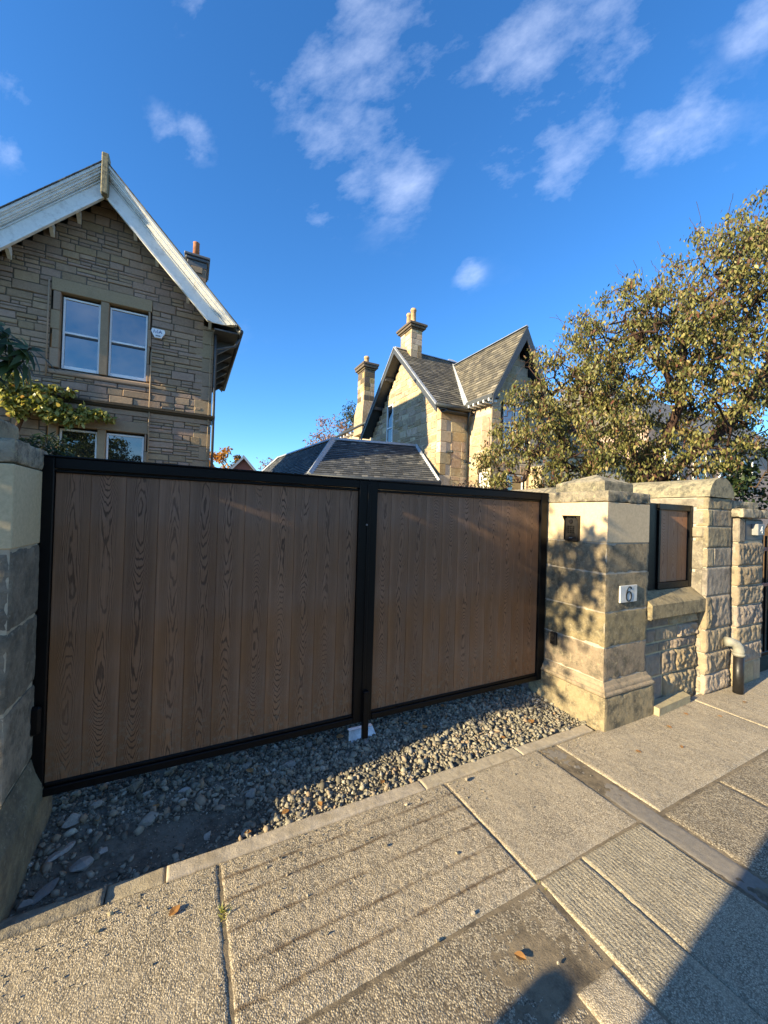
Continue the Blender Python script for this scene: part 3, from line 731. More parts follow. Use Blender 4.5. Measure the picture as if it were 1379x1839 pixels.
def rubble(parent, axis, plane, u0, u1, z0, z1, ch, wr, gap, proud, mat, rnd, holes=(), lim=None, thick=.08, split=.45, b=.012, name='stone', mortar=None):
    """squared rubble brought to courses; every stone is an object"""
    z = z0; n = 0; back = MB()
    while z < z1-.03:
        h = min(rnd.uniform(ch*.8, ch*1.25), z1-z)
        if z1-(z+h) < ch*.4: h = z1-z
        a, bb = (u0, u1) if lim is None else lim(z, z+h)
        a, bb = max(a, u0), min(bb, u1)
        spans = [(a, bb)] if bb-a > .05 else []
        for (hu0, hu1, hz0, hz1) in holes:
            if hz0 < z+h*.65 and hz1 > z+h*.35:
                ns = []
                for (p, q) in spans:
                    if hu1 <= p or hu0 >= q: ns.append((p, q)); continue
                    if hu0-p > .04: ns.append((p, hu0))
                    if q-hu1 > .04: ns.append((hu1, q))
                spans = ns
        for (p, q) in spans:
            u = p
            if axis == 'y': back.box(p, q, plane+.002, plane+thick+.004, z, z+h+.001)
            else: back.box(plane+.002, plane+thick+.004, p, q, z, z+h+.001)
            while u < q-.01:
                w = rnd.uniform(*wr); w = min(w, q-u)
                if q-(u+w) < wr[0]*.5: w = q-u
                rows = [(z, z+h)]
                if rnd.random() < split:
                    k = rnd.uniform(.35, .65); rows = [(z, z+h*k), (z+h*k, z+h)]
                for (r0, r1) in rows:
                    cuts = [u, u+w]
                    if len(rows) == 2 and w > wr[0]*1.3 and rnd.random() < .5: cuts = [u, u+w*rnd.uniform(.35, .65), u+w]
                    for c0, c1 in zip(cuts[:-1], cuts[1:]):
                        pr = plane-rnd.uniform(*proud)
                        g2 = gap/2
                        box = (c0+g2, c1-g2, pr, plane+thick, r0+g2, r1-g2)
                        if box[1]-box[0] < .02 or box[5]-box[4] < .02: continue
                        if axis == 'y': v, f = rbox(box[0], box[1], box[2], box[3], box[4], box[5], b)
                        else: v, f = rbox(box[2], box[3], box[0], box[1], box[4], box[5], b)
                        j = gap*.35
                        v = [(x+rnd.uniform(-j, j), y+rnd.uniform(-j, j)*.6, zq+rnd.uniform(-j, j)) for (x, y, zq) in v]
                        mk(name, v, f, mat, parent); n += 1
                u += w
        z += h
    if mortar: back.build('mortar', mortar, parent)['kind'] = 'stuff'
    return n

def rough_block(parent, x0, x1, y0, y1, z0, z1, mat, seed, name='stone', res=.022, amp=.0022, chip=.012):
    """worn ashlar: finely gridded box whose faces undulate and whose arrises are chipped"""
    lo = np.array([x0, y0, z0]); hi = np.array([x1, y1, z1]); V = []; Fq = []; off = 0
    for ax in range(3):
        a, b = [(1, 2), (2, 0), (0, 1)][ax]
        na = max(2, int((hi[a]-lo[a])/res)); nb_ = max(2, int((hi[b]-lo[b])/res))
        A, B = np.meshgrid(np.linspace(lo[a], hi[a], na+1), np.linspace(lo[b], hi[b], nb_+1))
        for sd_ in (0, 1):
            P = np.zeros((A.size, 3)); P[:, a] = A.ravel(); P[:, b] = B.ravel(); P[:, ax] = (lo, hi)[sd_][ax]
            idx = np.arange(A.size).reshape(nb_+1, na+1)+off
            q = np.stack([idx[:-1,:-1].ravel(), idx[:-1,1:].ravel(), idx[1:,1:].ravel(), idx[1:,:-1].ravel()], 1)
            Fq.append(q if sd_ else q[:, ::-1]); V.append(P); off += A.size
    V = np.concatenate(V); c = (lo+hi)/2; h = (hi-lo)/2
    D = h-np.abs(V-c); Ds = np.sort(D, 1); e = Ds[:, 1]            # distance to the nearest arris
    n1 = fbm(V[:,0]*16+V[:,2]*11+seed*3.1, V[:,1]*16-V[:,2]*13+seed, seed, 4)
    n2 = fbm(V[:,0]*42+V[:,2]*29+seed, V[:,1]*42-V[:,2]*37, seed+7, 3)
    w = np.clip(1-e/(.006+chip*1.6*np.clip(n1*2.6-.75, 0, 1.5)), 0, 1)
    dirn = np.sign(V-c)*(D < .03)
    dirn = dirn/np.maximum(np.linalg.norm(dirn, axis=1, keepdims=True), 1e-6)
    V = V-dirn*(w*(.002+chip*np.clip(n1*2.2-.75, 0, 1)))[:, None]+dirn*((n2-.55)*amp*2)[:, None]
    return np_mesh(name, V, np.concatenate(Fq), mat, parent, False, tuple(c))
# right gate pillar ------------------------------------------------
RP = empty('gate_pillar', (4.11, -.3, 0), 'sandstone gate pillar with house number plaque, right of the wooden gate', 'pillar')
PX0, PX1, PY0, PY1 = 3.80, 4.42, -.605, .10
rough_block(RP, PX0-.05, PX1+.05, PY0-.05, PY1+.05, -.12, .275, M['old_pillar'], 61, 'plinth', .02, .004, .016)
mb = MB(); mb.add(*square_profile(PX0, PX1, PY0, PY1, [(.277,.047),(.284,.052),(.298,.053),(.308,.045),(.312,.036),(.330,.034),(.342,.028),(.352,.015),(.375,.004),(.380,.001)])); mb.build('base_moulding', M['old_pillar'], RP)
rz = random.Random(3)
zs = [.383, .668, .966, 1.296, 1.555]
for i in range(4):
    rough_block(RP, PX0+rz.uniform(-.003,.003), PX1+rz.uniform(-.003,.003), PY0+rz.uniform(-.003,.003), PY1, zs[i]+.003, zs[i+1]-.003, M['old_pillar'], 20+i)
mb = MB(); mb.box(PX0+.006, PX1-.006, PY0+.006, PY1-.006, .37, 1.56).build('joint_mortar', M['mortar'], RP)
t = ashlar(RP, PX0, PX1, PY0, PY1, 1.559, 1.906, M['new_stone'], .003); t['label'] = 'smooth new buff stone block below the cap'
rough_block(RP, PX0-.004, PX1+.006, PY0-.006, PY1, 1.909, 2.008, M['cap_stone'], 31, 'cap_slab', .016, .005, .016)
mb = MB(); mb.add(*square_profile(3.905, 4.325, -.505, .0, [(2.009,.0),(2.085,.0),(2.100,-.006)]));
v = [(3.911,-.499,2.1005),(4.319,-.499,2.1005),(4.319,-.006,2.1005),(3.911,-.006,2.1005),(4.11,-.28,2.185)]
cp = mb.build('cap_block', M['cap_stone'], RP); mk('cap_peak', v, [(0,1,4),(1,2,4),(2,3,4),(3,0,4),(3,2,1,0)], M['cap_stone'], cp)

# left gate pillar ------------------------------------------------
LP = empty('gate_pillar', (-.36, -.14, 0), 'shaded sandstone gate pillar cut by the left photo edge, hinge side', 'pillar')
LX0, LX1, LY0, LY1 = -.68, -.05, -.38, .13
mb = MB(); mb.add(*square_profile(LX0, LX1, LY0-.12, LY1, [(-.12,.050),(.225,.050),(.262,.046),(.33,.018),(.40,.0)])); mb.build('plinth', M['old_pillar_shade'], LP)
zs = [.403, .80, 1.165, 1.530]
for i in range(3): rough_block(LP, LX0, LX1+rz.uniform(-.004,.004), LY0+rz.uniform(-.004,.004), LY1, zs[i]+.003, zs[i+1]-.003, M['old_pillar_shade'], 40+i, res=.016, amp=.003)
MB().box(LX0+.006, LX1-.006, LY0+.006, LY1-.006, .39, 1.54).build('joint_mortar', M['mortar'], LP)
t = ashlar(LP, LX0, LX1, LY0, LY1-.04, 1.534, 1.912, M['new_stone'], .004); t['label'] = 'smooth new buff stone block below the cap'
rough_block(LP, LX0-.004, LX1+.004, LY0-.004, LY1-.04, 1.915, 2.026, M['cap_stone'], 47, 'cap_slab', .014, .005, .016)
mb = MB(); mb.add(*square_profile(-.58, -.15, -.30, -.01, [(2.028,0),(2.12,0),(2.134,-.006)])); cp = mb.build('cap_block', M['cap_stone'], LP)
v = [(-.574,-.294,2.1345),(-.156,-.294,2.1345),(-.156,-.016,2.1345),(-.574,-.016,2.1345),(-.36,-.155,2.21)]
mk('cap_peak', v, [(0,1,4),(1,2,4),(2,3,4),(3,0,4),(3,2,1,0)], M['cap_stone'], cp)
# street wall running left from the pillar, out of frame
lw = MB().box(-9, -.69, -.34, .10, -.12, 1.55, .02).build('garden_wall', M['wall_stone']); tag(lw, 'low stone garden wall running left from the left pillar', 'wall')
MB().add(*extr([(-.37,1.552),(-.30,1.66),(-.12,1.70),(.06,1.66),(.13,1.552)], 'x', -9, -.70)).build('coping', M['cap_stone'], lw)

# low rubble wall with sill and filler panel -----------------------
LW = empty('low_wall', (4.9, -.5, 0), 'low rough rubble wall with sloping sill between number pillar and tall wall', 'wall')
MB().box(4.40, 5.375, -.555, -.25, -.12, .86).build('core', M['mortar'], LW)
rows = [(.0,.27,[4.46,4.78,5.355]), (.275,.50,[4.46,4.74,4.98,5.365]), (.505,.60,[4.44,4.70,4.90,5.37]), (.605,.74,[4.44,4.63,5.02,5.37]), (.745,.845,[4.44,4.86,5.37])]
sd = 10
for (z0, z1, us) in rows:
    for a, b_ in zip(us[:-1], us[1:]):
        sd += 1; rock_face(LW, 'y', -.556, a+.007, b_-.007, z0+.006, z1-.006, (.075 if a > 4.7 else .025)*rz.uniform(.6,1.2), M['rock_stone'], sd, .08, n=17)
sp = [(-.635,.85),(-.645,.862),(-.645,.985),(-.630,1.0),(-.52,1.085),(-.25,1.10),(-.25,.85)]
MB().add(*extr(sp, 'x', 4.425, 5.366)).build('sill', M['old_pillar'], LW)
MB().add(*extr([(4.47,-.70),(5.06,-.672),(5.10,-.575),(4.47,-.575)], 'z', -.02, .072)).build('foot_block', M['concrete'], LW)
FP = empty('filler_panel', (4.9, -.5, 1.09), 'black framed wooden panel above the low wall, right of number pillar', 'panel')
fx0, fx1, fz0, fz1 = 4.425, 5.364, 1.092, 1.935
m = M['black_metal']
for nm, a in (('stile',(fx0,fx0+.32,-.50,-.44,fz0,fz1)),('stile',(fx1-.05,fx1,-.52,-.44,fz0,fz1)),('top_rail',(fx0+.322,fx1-.052,-.52,-.44,fz1-.06,fz1)),('bottom_rail',(fx0+.322,fx1-.052,-.52,-.44,fz0,fz0+.062)),('stile',(fx0+.324,fx0+.36,-.517,-.44,fz0+.064,fz1-.062))):
    mk(nm, *rbox(*a, .004), m, FP)
bx = [4.787, 4.94, 5.12, 5.30]
for a, b_ in zip(bx[:-1], bx[1:]): mk('board', *rbox(a+.001, b_-.001, -.500, -.47, fz0+.064, fz1-.062, .003), M['board_small'], FP)
for k, a in enumerate(((5.302,5.312),)): mk('bead', *rbox(5.3015, 5.3135, -.507, -.465, fz0+.064, fz1-.062, .003), m, FP)

# tall boundary wall running back from the street --------------------
BW = empty('boundary_wall', (5.63, 2, 0), 'tall stone boundary wall with rounded coping running back beside the drive', 'wall')
MB().box(5.385, 5.885, -.64, 13, -.12, 2.02).build('core', M['mortar'], BW)
def coping(y0, y1, r=.262, cx=5.635, zc=2.03, sq=.80, seed=0):
    n = 10; v = []; f = []; ny_ = max(2, int((y1-y0)/.12))
    for j in range(ny_+1):
        y = y0+(y1-y0)*j/ny_
        for i in range(n+1):
            a = math.pi*i/n
            k = 1+.05*(vnoise(np.array([y*6+seed]), np.array([i*.9]), seed)[0]-.5)
            v.append((cx-math.cos(a)*r*k, y, zc+math.sin(a)*r*sq*k))
    for j in range(ny_):
        for i in range(n): f.append((j*(n+1)+i, j*(n+1)+i+1, (j+1)*(n+1)+i+1, (j+1)*(n+1)+i))
        f.append((j*(n+1)+n, j*(n+1), (j+1)*(n+1), (j+1)*(n+1)+n))
    f.append(tuple(range(n+1))); f.append(tuple(range(ny_*(n+1), (ny_+1)*(n+1)))[::-1])
    return mk('coping_stone', v, f, M['cap_stone'], BW, False)
y = -.662; k = 0
while y < 12.8:
    L = .75+rz.uniform(0,.35); coping(y, y+L-.008, seed=k, r=.262+rz.uniform(-.004,.004)); y += L; k += 1
qz = [.0,.20,.42,.66,1.0,1.30,1.50,1.72,1.90,2.026]
for i in range(9):
    rough = i < 4
    cut = [5.375, 5.375+(.10 if i % 2 else .52), 5.893] if i not in (4,6) else [5.375, 5.893]
    if i in (5,): cut = [5.375, 5.52, 5.893]
    for a, b_ in zip(cut[:-1], cut[1:]):
        sd += 1
        if b_-a > .03: rock_face(BW, 'y', -.645, a+.004, b_-.004, qz[i]+.005, qz[i+1]-.005, (.034 if rough else .010), M['rock_stone' if rough else 'wall_stone'], sd, .10, n=17)
rz2 = random.Random(8)
rubble(BW, 'x', 5.380, -.63, 6.0, 0, 2.03, .30, (.35,.8), .012, (.000,.012), M['wall_stone'], rz2, thick=.05, split=.2, b=.02)

# neighbour's pillar --------------------------------------------------
NP = empty('neighbour_pillar', (6.22, -.45, 0), 'rough rock-faced stone pillar with two slab cap at the right photo edge', 'pillar')
nx0, nx1, ny0, ny1 = 5.925, 6.53, -.70, -.15
MB().box(nx0+.012, nx1-.012, ny0+.012, ny1, -.12, 1.80).build('core', M['mortar'], NP)
zz = [.0,.235,.45,.64,.87,1.085,1.30,1.555]
for i in range(7):
    cut = [nx0, nx1]
    if i == 3: cut = [nx0, 6.30, nx1]
    if i == 0: cut = [nx0, 6.36, nx1]
    for j, (a, b_) in enumerate(zip(cut[:-1], cut[1:])):
        sd += 1; s_ = rock_face(NP, 'y', ny0+.01, a+.004, b_-.004, zz[i]+.006, zz[i+1]-.006, .008 if i == 0 else .042, M['rock_stone'], sd, .1, n=17)
    sd += 1; rock_face(NP, 'x', nx0+.01, ny0+.02, ny1, zz[i]+.006, zz[i+1]-.006, .02, M['wall_stone'], sd, .08, n=14)
ashlar(NP, nx0, nx0+.14, ny0, ny1, 1.56, 1.82, M['wall_stone'], .01); ashlar(NP, nx0+.145, nx1, ny0+.02, ny1, 1.56, 1.82, M['wall_stone'], .008)
rough_block(NP, nx0-.05, nx1+.12, ny0-.05, ny1+.05, 1.83, 1.925, M['cap_stone'], 52, 'cap_slab', .018, .006, .02); rough_block(NP, nx0+.03, nx1+.03, ny0+.06, ny1, 1.928, 2.015, M['cap_stone'], 53, 'cap_block', .018, .006, .02)
# ------------------------------------------------------------------ double gate
PZ0, PZ1, GT, GB = .25, 1.91, 1.992, .183
def leaf(name, label, s0, p0, p1, s1, joints, lock):
    L = empty(name, ((s0+s1)/2, .02, GB), label, 'gate')
    bm_ = M['black_metal']
    mk('stile', *rbox(s0, p0-.001, -.012, .05, GB, GT, .004), bm_, L)
    mk('stile', *rbox(p1+.001, s1, -.012, .05, GB, GT, .004), bm_, L)
    mk('top_rail', *rbox(p0, p1, -.012, .05, PZ1+.022, GT-.001, .004), bm_, L)
    mk('bottom_rail', *rbox(p0, p1, -.012, .05, GB+.001, PZ0-.022, .004), bm_, L)
    for a in ((p0, p1, .0, .03, PZ1+.001, PZ1+.020), (p0, p1, .0, .03, PZ0-.020, PZ0-.001)): mk('bead', *rbox(*a, .005), bm_, L)
    xs = [p0]+joints+[p1]
    for a, b in zip(xs[:-1], xs[1:]):
        # origin on the board's own middle line so that the grain is centred
        mk('board', *rbox(a+.0006, b-.0006, .012+random.uniform(-.0006,.0006), .036, PZ0-.015, PZ1+.015, .0022), M['board'], L)
    MB().box(p0, p1, .034, .046, PZ0-.015, PZ1+.015).build('backing', bm_, L)
    mk('top_cap', *rbox(s0, s1, -.016, .054, GT, GT+.010, .003), bm_, L)
    return L
random.seed(5)
jl = [.1563+.16339*i for i in range(10)]
GL = leaf('gate_leaf', 'wide left leaf of the gate, brown grained boards in black frame', -.052, 0.0, 1.7724, 1.8475, jl, False)
jr = [1.9247+.1302+.16339*i for i in range(10)]
GR = leaf('gate_leaf', 'right leaf of the gate beside the number pillar, brown boards in black frame', 1.8505, 1.9247, 3.6941, 3.785, jr, True)
mk('post_cover', *rbox(-.092, -.054, -.02, .05, .12, 2.0, .003), M['black_metal'], GL)
mk('meeting_strip', *rbox(1.838, 1.862, -.020, -.0125, GB+.01, GT-.02, .003), M['black_metal'], GL)
MB().tube([(1.835,-.014,1.66),(1.835,-.024,1.66)], .007, 10).build('lock_cylinder', M['silver'], GL)
mk('hinge', *rbox(-.102, -.010, -.055, -.0205, .535, .685, .012), M['black_metal'], GL)
MB().box(1.842, 1.888, -.045, -.013, .07, .42, .004).build('drop_bolt', M['black_metal'], GL)
# ground stop
ST = empty('gate_stop', (1.9, .10, -.03), 'folded galvanised ground stop under the meeting stiles of the gate', 'gate stop')
mk('plate', [(1.80,.02,-.035),(2.0,.02,-.035),(2.02,.24,-.03),(1.78,.24,-.03),(1.80,.02,-.031),(2.0,.02,-.031),(2.02,.24,-.026),(1.78,.24,-.026)], [(0,3,2,1),(4,5,6,7),(0,1,5,4),(1,2,6,5),(2,3,7,6),(3,0,4,7)], M['galv'], ST)
mk('upstand', [(1.775,.055,-.03),(2.025,.055,-.03),(2.00,.115,.06),(1.80,.115,.06),(1.775,.062,-.03),(2.025,.062,-.03),(2.00,.122,.06),(1.80,.122,.06)], [(0,1,2,3),(7,6,5,4),(0,4,5,1),(1,5,6,2),(2,6,7,3),(3,7,4,0)], M['galv'], ST)
mk('lip', *rbox(1.80, 2.0, .112, .15, .060, .064, .001), M['galv'], ST)
for x in (1.80, 1.985): MB().tube([(x,.06,-.008),(x,.048,-.008)], .009, 8).build('bolt', M['black_metal'], ST)

# ------------------------------------------------------------------ fittings on the pillars
IC = empty('intercom', (3.79, -.275, 1.545), 'black keypad intercom with camera and rain hood on number pillar', 'intercom')
mk('body', *rbox(3.768, 3.7985, -.345, -.222, 1.552, 1.765, .004), M['black_plastic'], IC)
v, f = extr([(3.7985,1.786),(3.735,1.786),(3.735,1.779),(3.7985,1.779)], 'y', -.355, -.212)
hd = mk('rain_hood', v, f, M['black_plastic'], IC)
for ya in (-.355, -.217): mk('hood_side', *extr([(3.7985,1.780),(3.738,1.780),(3.765,1.735),(3.765,1.56),(3.7985,1.56)], 'y', ya, ya+.005), M['black_plastic'], IC)
MB().tube([(3.768,-.283,1.732),(3.757,-.283,1.732)], [.021,.018], 16).build('camera_lens', M['lens'], IC)
for r_ in range(4):
    for c_ in range(3):
        mk('key', *rbox(3.763, 3.7678, -.318+c_*.026, -.300+c_*.026, 1.625+r_*.018, 1.637+r_*.018, .002), M['black_metal'], IC)
mk('status_window', *rbox(3.7645, 3.7678, -.300, -.268, 1.578, 1.586, .001), M['silver'], IC)
PC = empty('photocell', (3.79, -.115, .55), 'small black photocell box low on the number pillar', 'sensor')
mk('body', *rbox(3.768, 3.7985, -.150, -.085, .556, .672, .006), M['black_plastic'], PC)
MB().tube([(3.7685,-.118,.618),(3.7625,-.118,.618)], .018, 14).build('lens', M['lens'], PC)

def strokes(paths, to3, width, depth):
    """flat lettering: each path is a list of (x, y, half width factor)"""
    mb = MB()
    for path in paths:
        pts = [np.array(p[:2], float) for p in path]; ws = [p[2] if len(p) > 2 else 1 for p in path]
        v = []
        for i, p in enumerate(pts):
            d = pts[min(i+1, len(pts)-1)]-pts[max(i-1, 0)]; d = d/max(np.linalg.norm(d), 1e-9); n_ = np.array([-d[1], d[0]])*width*ws[i]
            for dd in (0, depth): v += [to3(*(p+n_), dd), to3(*(p-n_), dd)]
        f = []
        for i in range(len(pts)-1):
            a, b = i*4, i*4+4
            f += [(a,a+1,b+1,b), (a+2,b+2,b+3,a+3), (a,b,b+2,a+2), (a+1,a+3,b+3,b+1)]
        f += [(0,2,3,1), (len(v)-4, len(v)-3, len(v)-1, len(v)-2)]
        mb.add(v, f)
    return mb
NPQ = empty('number_plaque', (4.10, -.61, 1.05), 'weathered white plaque with thin black number 6 on the pillar', 'number plaque')
mk('plate', *rbox(3.978, 4.222, -.622, -.6085, 1.041, 1.187, .002), M['enamel'], NPQ)
six = []
for i in range(26):      # bowl
    a = math.pi*.72-2*math.pi*i/25; six.append((.0+.036*math.cos(a), -.022+.042*math.sin(a), .55+.55*abs(math.cos(a))))
tail = [(.031,.048,1.25),(.022,.058,.8),(.006,.061,.5),(-.014,.050,.6),(-.028,.028,.85),(-.0355,-.002,1.05),(-.036,-.022,1.1)]
to6 = lambda x, y, d: (4.098+x, -.6225-.0035+d, 1.114+y*1.0)
strokes([six, tail], to6, .0062, .0035).build('digit', M['ink'], NPQ)
for (dx, dz) in ((.031,.046),): MB().tube([(4.098+dx,-.6225,1.114+dz),(4.098+dx,-.6262,1.114+dz)], .0075, 10).build('digit_ball', M['ink'], NPQ)
# neighbour's number box
NB = empty('number_box', (6.25, -.69, 1.56), 'small grey box with white number 4 on a slate plate', 'number box')
mk('plate', *rbox(6.085, 6.515, -.694, -.6815, 1.585, 1.802, .003), M['slate_plate'], NB)
mk('box', *rbox(6.225, 6.385, -.752, -.695, 1.640, 1.765, .004), M['silver'], NB)
to4 = lambda x, y, d: (6.31+x, -.7525-.003+d, 1.70+y)
strokes([[(.012,.036),(-.026,-.010),(.030,-.010)], [(.012,.036),(.012,-.036)]], to4, .0055, .003).build('digit', M['upvc'], NB)
# drain pipe stub
DP = empty('drain_pipe', (5.80, -.76, 0), 'black soil pipe with cream elbow standing at the tall wall foot', 'pipe')
MB().tube([(5.795,-.765,-.06),(5.795,-.765,.40)], .045, 18).build('pipe', M['black_plastic'], DP, True)
el = [(5.795,-.765,.385),(5.795,-.765,.44),(5.790,-.760,.475),(5.772,-.745,.505),(5.745,-.722,.520),(5.700,-.690,.525)]
MB().tube(el, [.050,.049,.047,.046,.045,.047], 18).build('elbow', M['cream_plastic'], DP, True)
MB().tube([(5.795,-.765,.392),(5.795,-.765,.412)], .054, 18).build('collar', M['cream_plastic'], DP, True)
# neighbour's iron gate
IG = empty('iron_gate', (7.1, -.4, 0), 'black iron bar gate beyond the rock-faced pillar', 'gate')
for i in range(9): MB().box(6.60+i*.12, 6.622+i*.12, -.43, -.408, .06, 1.62, .003).build('bar', M['black_metal'], IG)
MB().box(6.55, 7.62, -.44, -.40, 1.42, 1.47, .004).build('top_rail', M['redwood'], IG)
MB().box(6.55, 7.62, -.44, -.40, .96, 1.0, .004).build('middle_rail', M['redwood'], IG)
MB().box(6.55, 7.62, -.44, -.40, .05, .10, .004).build('bottom_rail', M['black_metal'], IG)
# ------------------------------------------------------------------ left house
LH = empty('stone_house', (-1.49, 10.2, 0), 'brown rubble stone house with white bargeboard gable behind the left pillar', 'house')
APX, APZ, SL = -1.49, 10.45, 1.035
HW0, HW1 = -4.16, 1.17
def roofz(x): return APZ-abs(x-APX)*SL
ez = roofz(HW1)
v, f = extr([(HW0,-.1),(HW1,-.1),(HW1,roofz(HW1)-.2),(APX,APZ-.2),(HW0,roofz(HW0)-.2)], 'y', 10.26, 15.5)
MB().add(v, f).build('wall', M['mortar_dark'], LH)
holes = [(-2.62,-.42,5.10,7.56), (-2.62,-.42,-.1,4.10)]
rh = random.Random(21)
def lim(z0, z1):
    d = (APZ-.30-z1)/SL
    return APX-d, APX+d
for zA, zB in ((2.35,4.275),(4.555,5.10),(5.10,7.56),(7.56,10.2)): rubble(LH, 'y', 10.0, -3.9, HW1-.26, zA, zB, .205, (.28,.68), .020, (.003,.026), M['house_stone'], rh, holes, lim, .06, .5, .012, mortar=M['mortar_dark'])
# quoins: larger dressed blocks at the corner, wrapping it
z = 2.35; k = 0
while z < 7.2:
    h = .42 if z+.42 < 7.2 else 7.2-z
    if z < 4.25 < z+h: h = 4.25-z
    if 4.25 <= z < 4.56: z = 4.56; continue
    w = .46 if k % 2 else .30
    ashlar(LH, HW1-w+.006, HW1+.012, 9.985, 10.0+(.30 if k % 2 else .46), z+.006, z+h-.006, M['house_dressed'], .012, 'quoin')
    if w < .46 or True:
        if w == .30: pass
    z += h; k += 1
# string course
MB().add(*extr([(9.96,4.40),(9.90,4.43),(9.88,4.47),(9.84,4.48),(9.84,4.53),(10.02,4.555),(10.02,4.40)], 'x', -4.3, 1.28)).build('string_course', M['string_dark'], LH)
MB().add(*extr([(-4.3,4.272),(1.2,4.272),(1.2,4.398),(-4.3,4.398)], 'y', 9.965, 10.02)).build('string_fillet', M['house_stone'], LH)
# upper window surround: jambs, mullion, lintel, sill, two sashes
def dressed(a, name): return mk(name, *rbox(*a, .012), M['house_dressed'], LH)
dressed((-2.62,-.42,9.965,10.25,7.235,7.56), 'lintel')
for k in range(4):
    z0 = 5.27+k*.49; dressed((-2.62+.04*(k % 2),-2.43,9.965,10.25,z0+.003,z0+.487), 'jamb_stone'); dressed((-.50,-.42-.03*(k % 2),9.965,10.25,z0+.003,z0+.487), 'jamb_stone')
dressed((-1.59,-1.41,9.985,10.25,5.272,7.232), 'mullion')
MB().add(*extr([(9.955,5.10),(9.94,5.13),(9.94,5.19),(10.1,5.268),(10.25,5.268),(10.25,5.10)], 'x', -2.62, -.42)).build('sill', M['house_dressed'], LH)
def sash(parent, x0, x1, z0, z1, y, meet=True, glass='glass'):
    Wd = MB().add(*cbox(x0-.02, x1+.02, y+.07, y+.08, z0-.02, z1+.02)).build('sash_window', M['interior'], parent)
    fr = .045
    for a in ((x0,x0+fr,z0,z1),(x1-fr,x1,z0,z1)): mk('frame', *rbox(a[0],a[1],y,y+.06,a[2],a[3],.006), M['upvc'], Wd)
    mk('frame', *rbox(x0+fr,x1-fr,y,y+.06,z1-fr*1.1,z1,.006), M['upvc'], Wd); mk('frame', *rbox(x0+fr,x1-fr,y-.004,y+.06,z0,z0+fr*1.9,.006), M['upvc'], Wd)
    zm = (z0+z1)/2+.02
    if meet:
        mk('meeting_rail', *rbox(x0+fr,x1-fr,y-.002,y+.045,zm-.028,zm+.022,.005), M['upvc'], Wd)
        mk('meeting_rail', *rbox(x0+fr,x1-fr,y+.02,y+.06,zm-.075,zm-.03,.004), M['gutter'], Wd)
        mk('pane', [(x0+fr,y+.028,zm),(x1-fr,y+.028,zm),(x1-fr,y+.030,z1-fr),(x0+fr,y+.030,z1-fr)], [(0,1,2,3)], M[glass], Wd)
        mk('pane', [(x0+fr,y+.045,z0+fr),(x1-fr,y+.045,z0+fr),(x1-fr,y+.045,zm-.03),(x0+fr,y+.045,zm-.03)], [(0,1,2,3)], M[glass], Wd)
    else:
        mk('pane', [(x0+fr,y+.04,z0+fr),(x1-fr,y+.04,z0+fr),(x1-fr,y+.04,z1-fr),(x0+fr,y+.04,z1-fr)], [(0,1,2,3)], M[glass], Wd)
    return Wd
sash(LH, -2.40, -1.60, 5.30, 7.17, 10.10)
sash(LH, -1.40, -.52, 5.30, 7.17, 10.10)
dressed((-2.62,-.42,9.965,10.25,3.80,4.10), 'lintel')
for k in range(4):
    z0 = 1.84+k*.49; dressed((-2.62+.04*(k % 2),-2.41,9.965,10.25,z0+.003,z0+.487), 'jamb_stone'); dressed((-.49,-.42-.03*(k % 2),9.965,10.25,z0+.003,z0+.487), 'jamb_stone')
dressed((-1.57,-1.39,9.985,10.25,1.84,3.796), 'mullion')
sash(LH, -2.38, -1.58, 1.95, 3.74, 10.09, True, 'glass_dim')
sash(LH, -1.38, -.51, 1.95, 3.74, 10.09, True, 'glass_dim')
# thin pipes and cables down the front
for x, z0, z1, r_ in ((-.40,1.9,6.1,.016),(-2.66,5.0,7.45,.018),(1.235,1.9,7.0,.032),(1.10,1.9,7.05,.012)):
    MB().tube([(x,9.93,z0),(x,9.93,z1)], r_, 8).build('downpipe', M['house_dressed' if x < 1.2 else 'trim_grey'], LH, True)
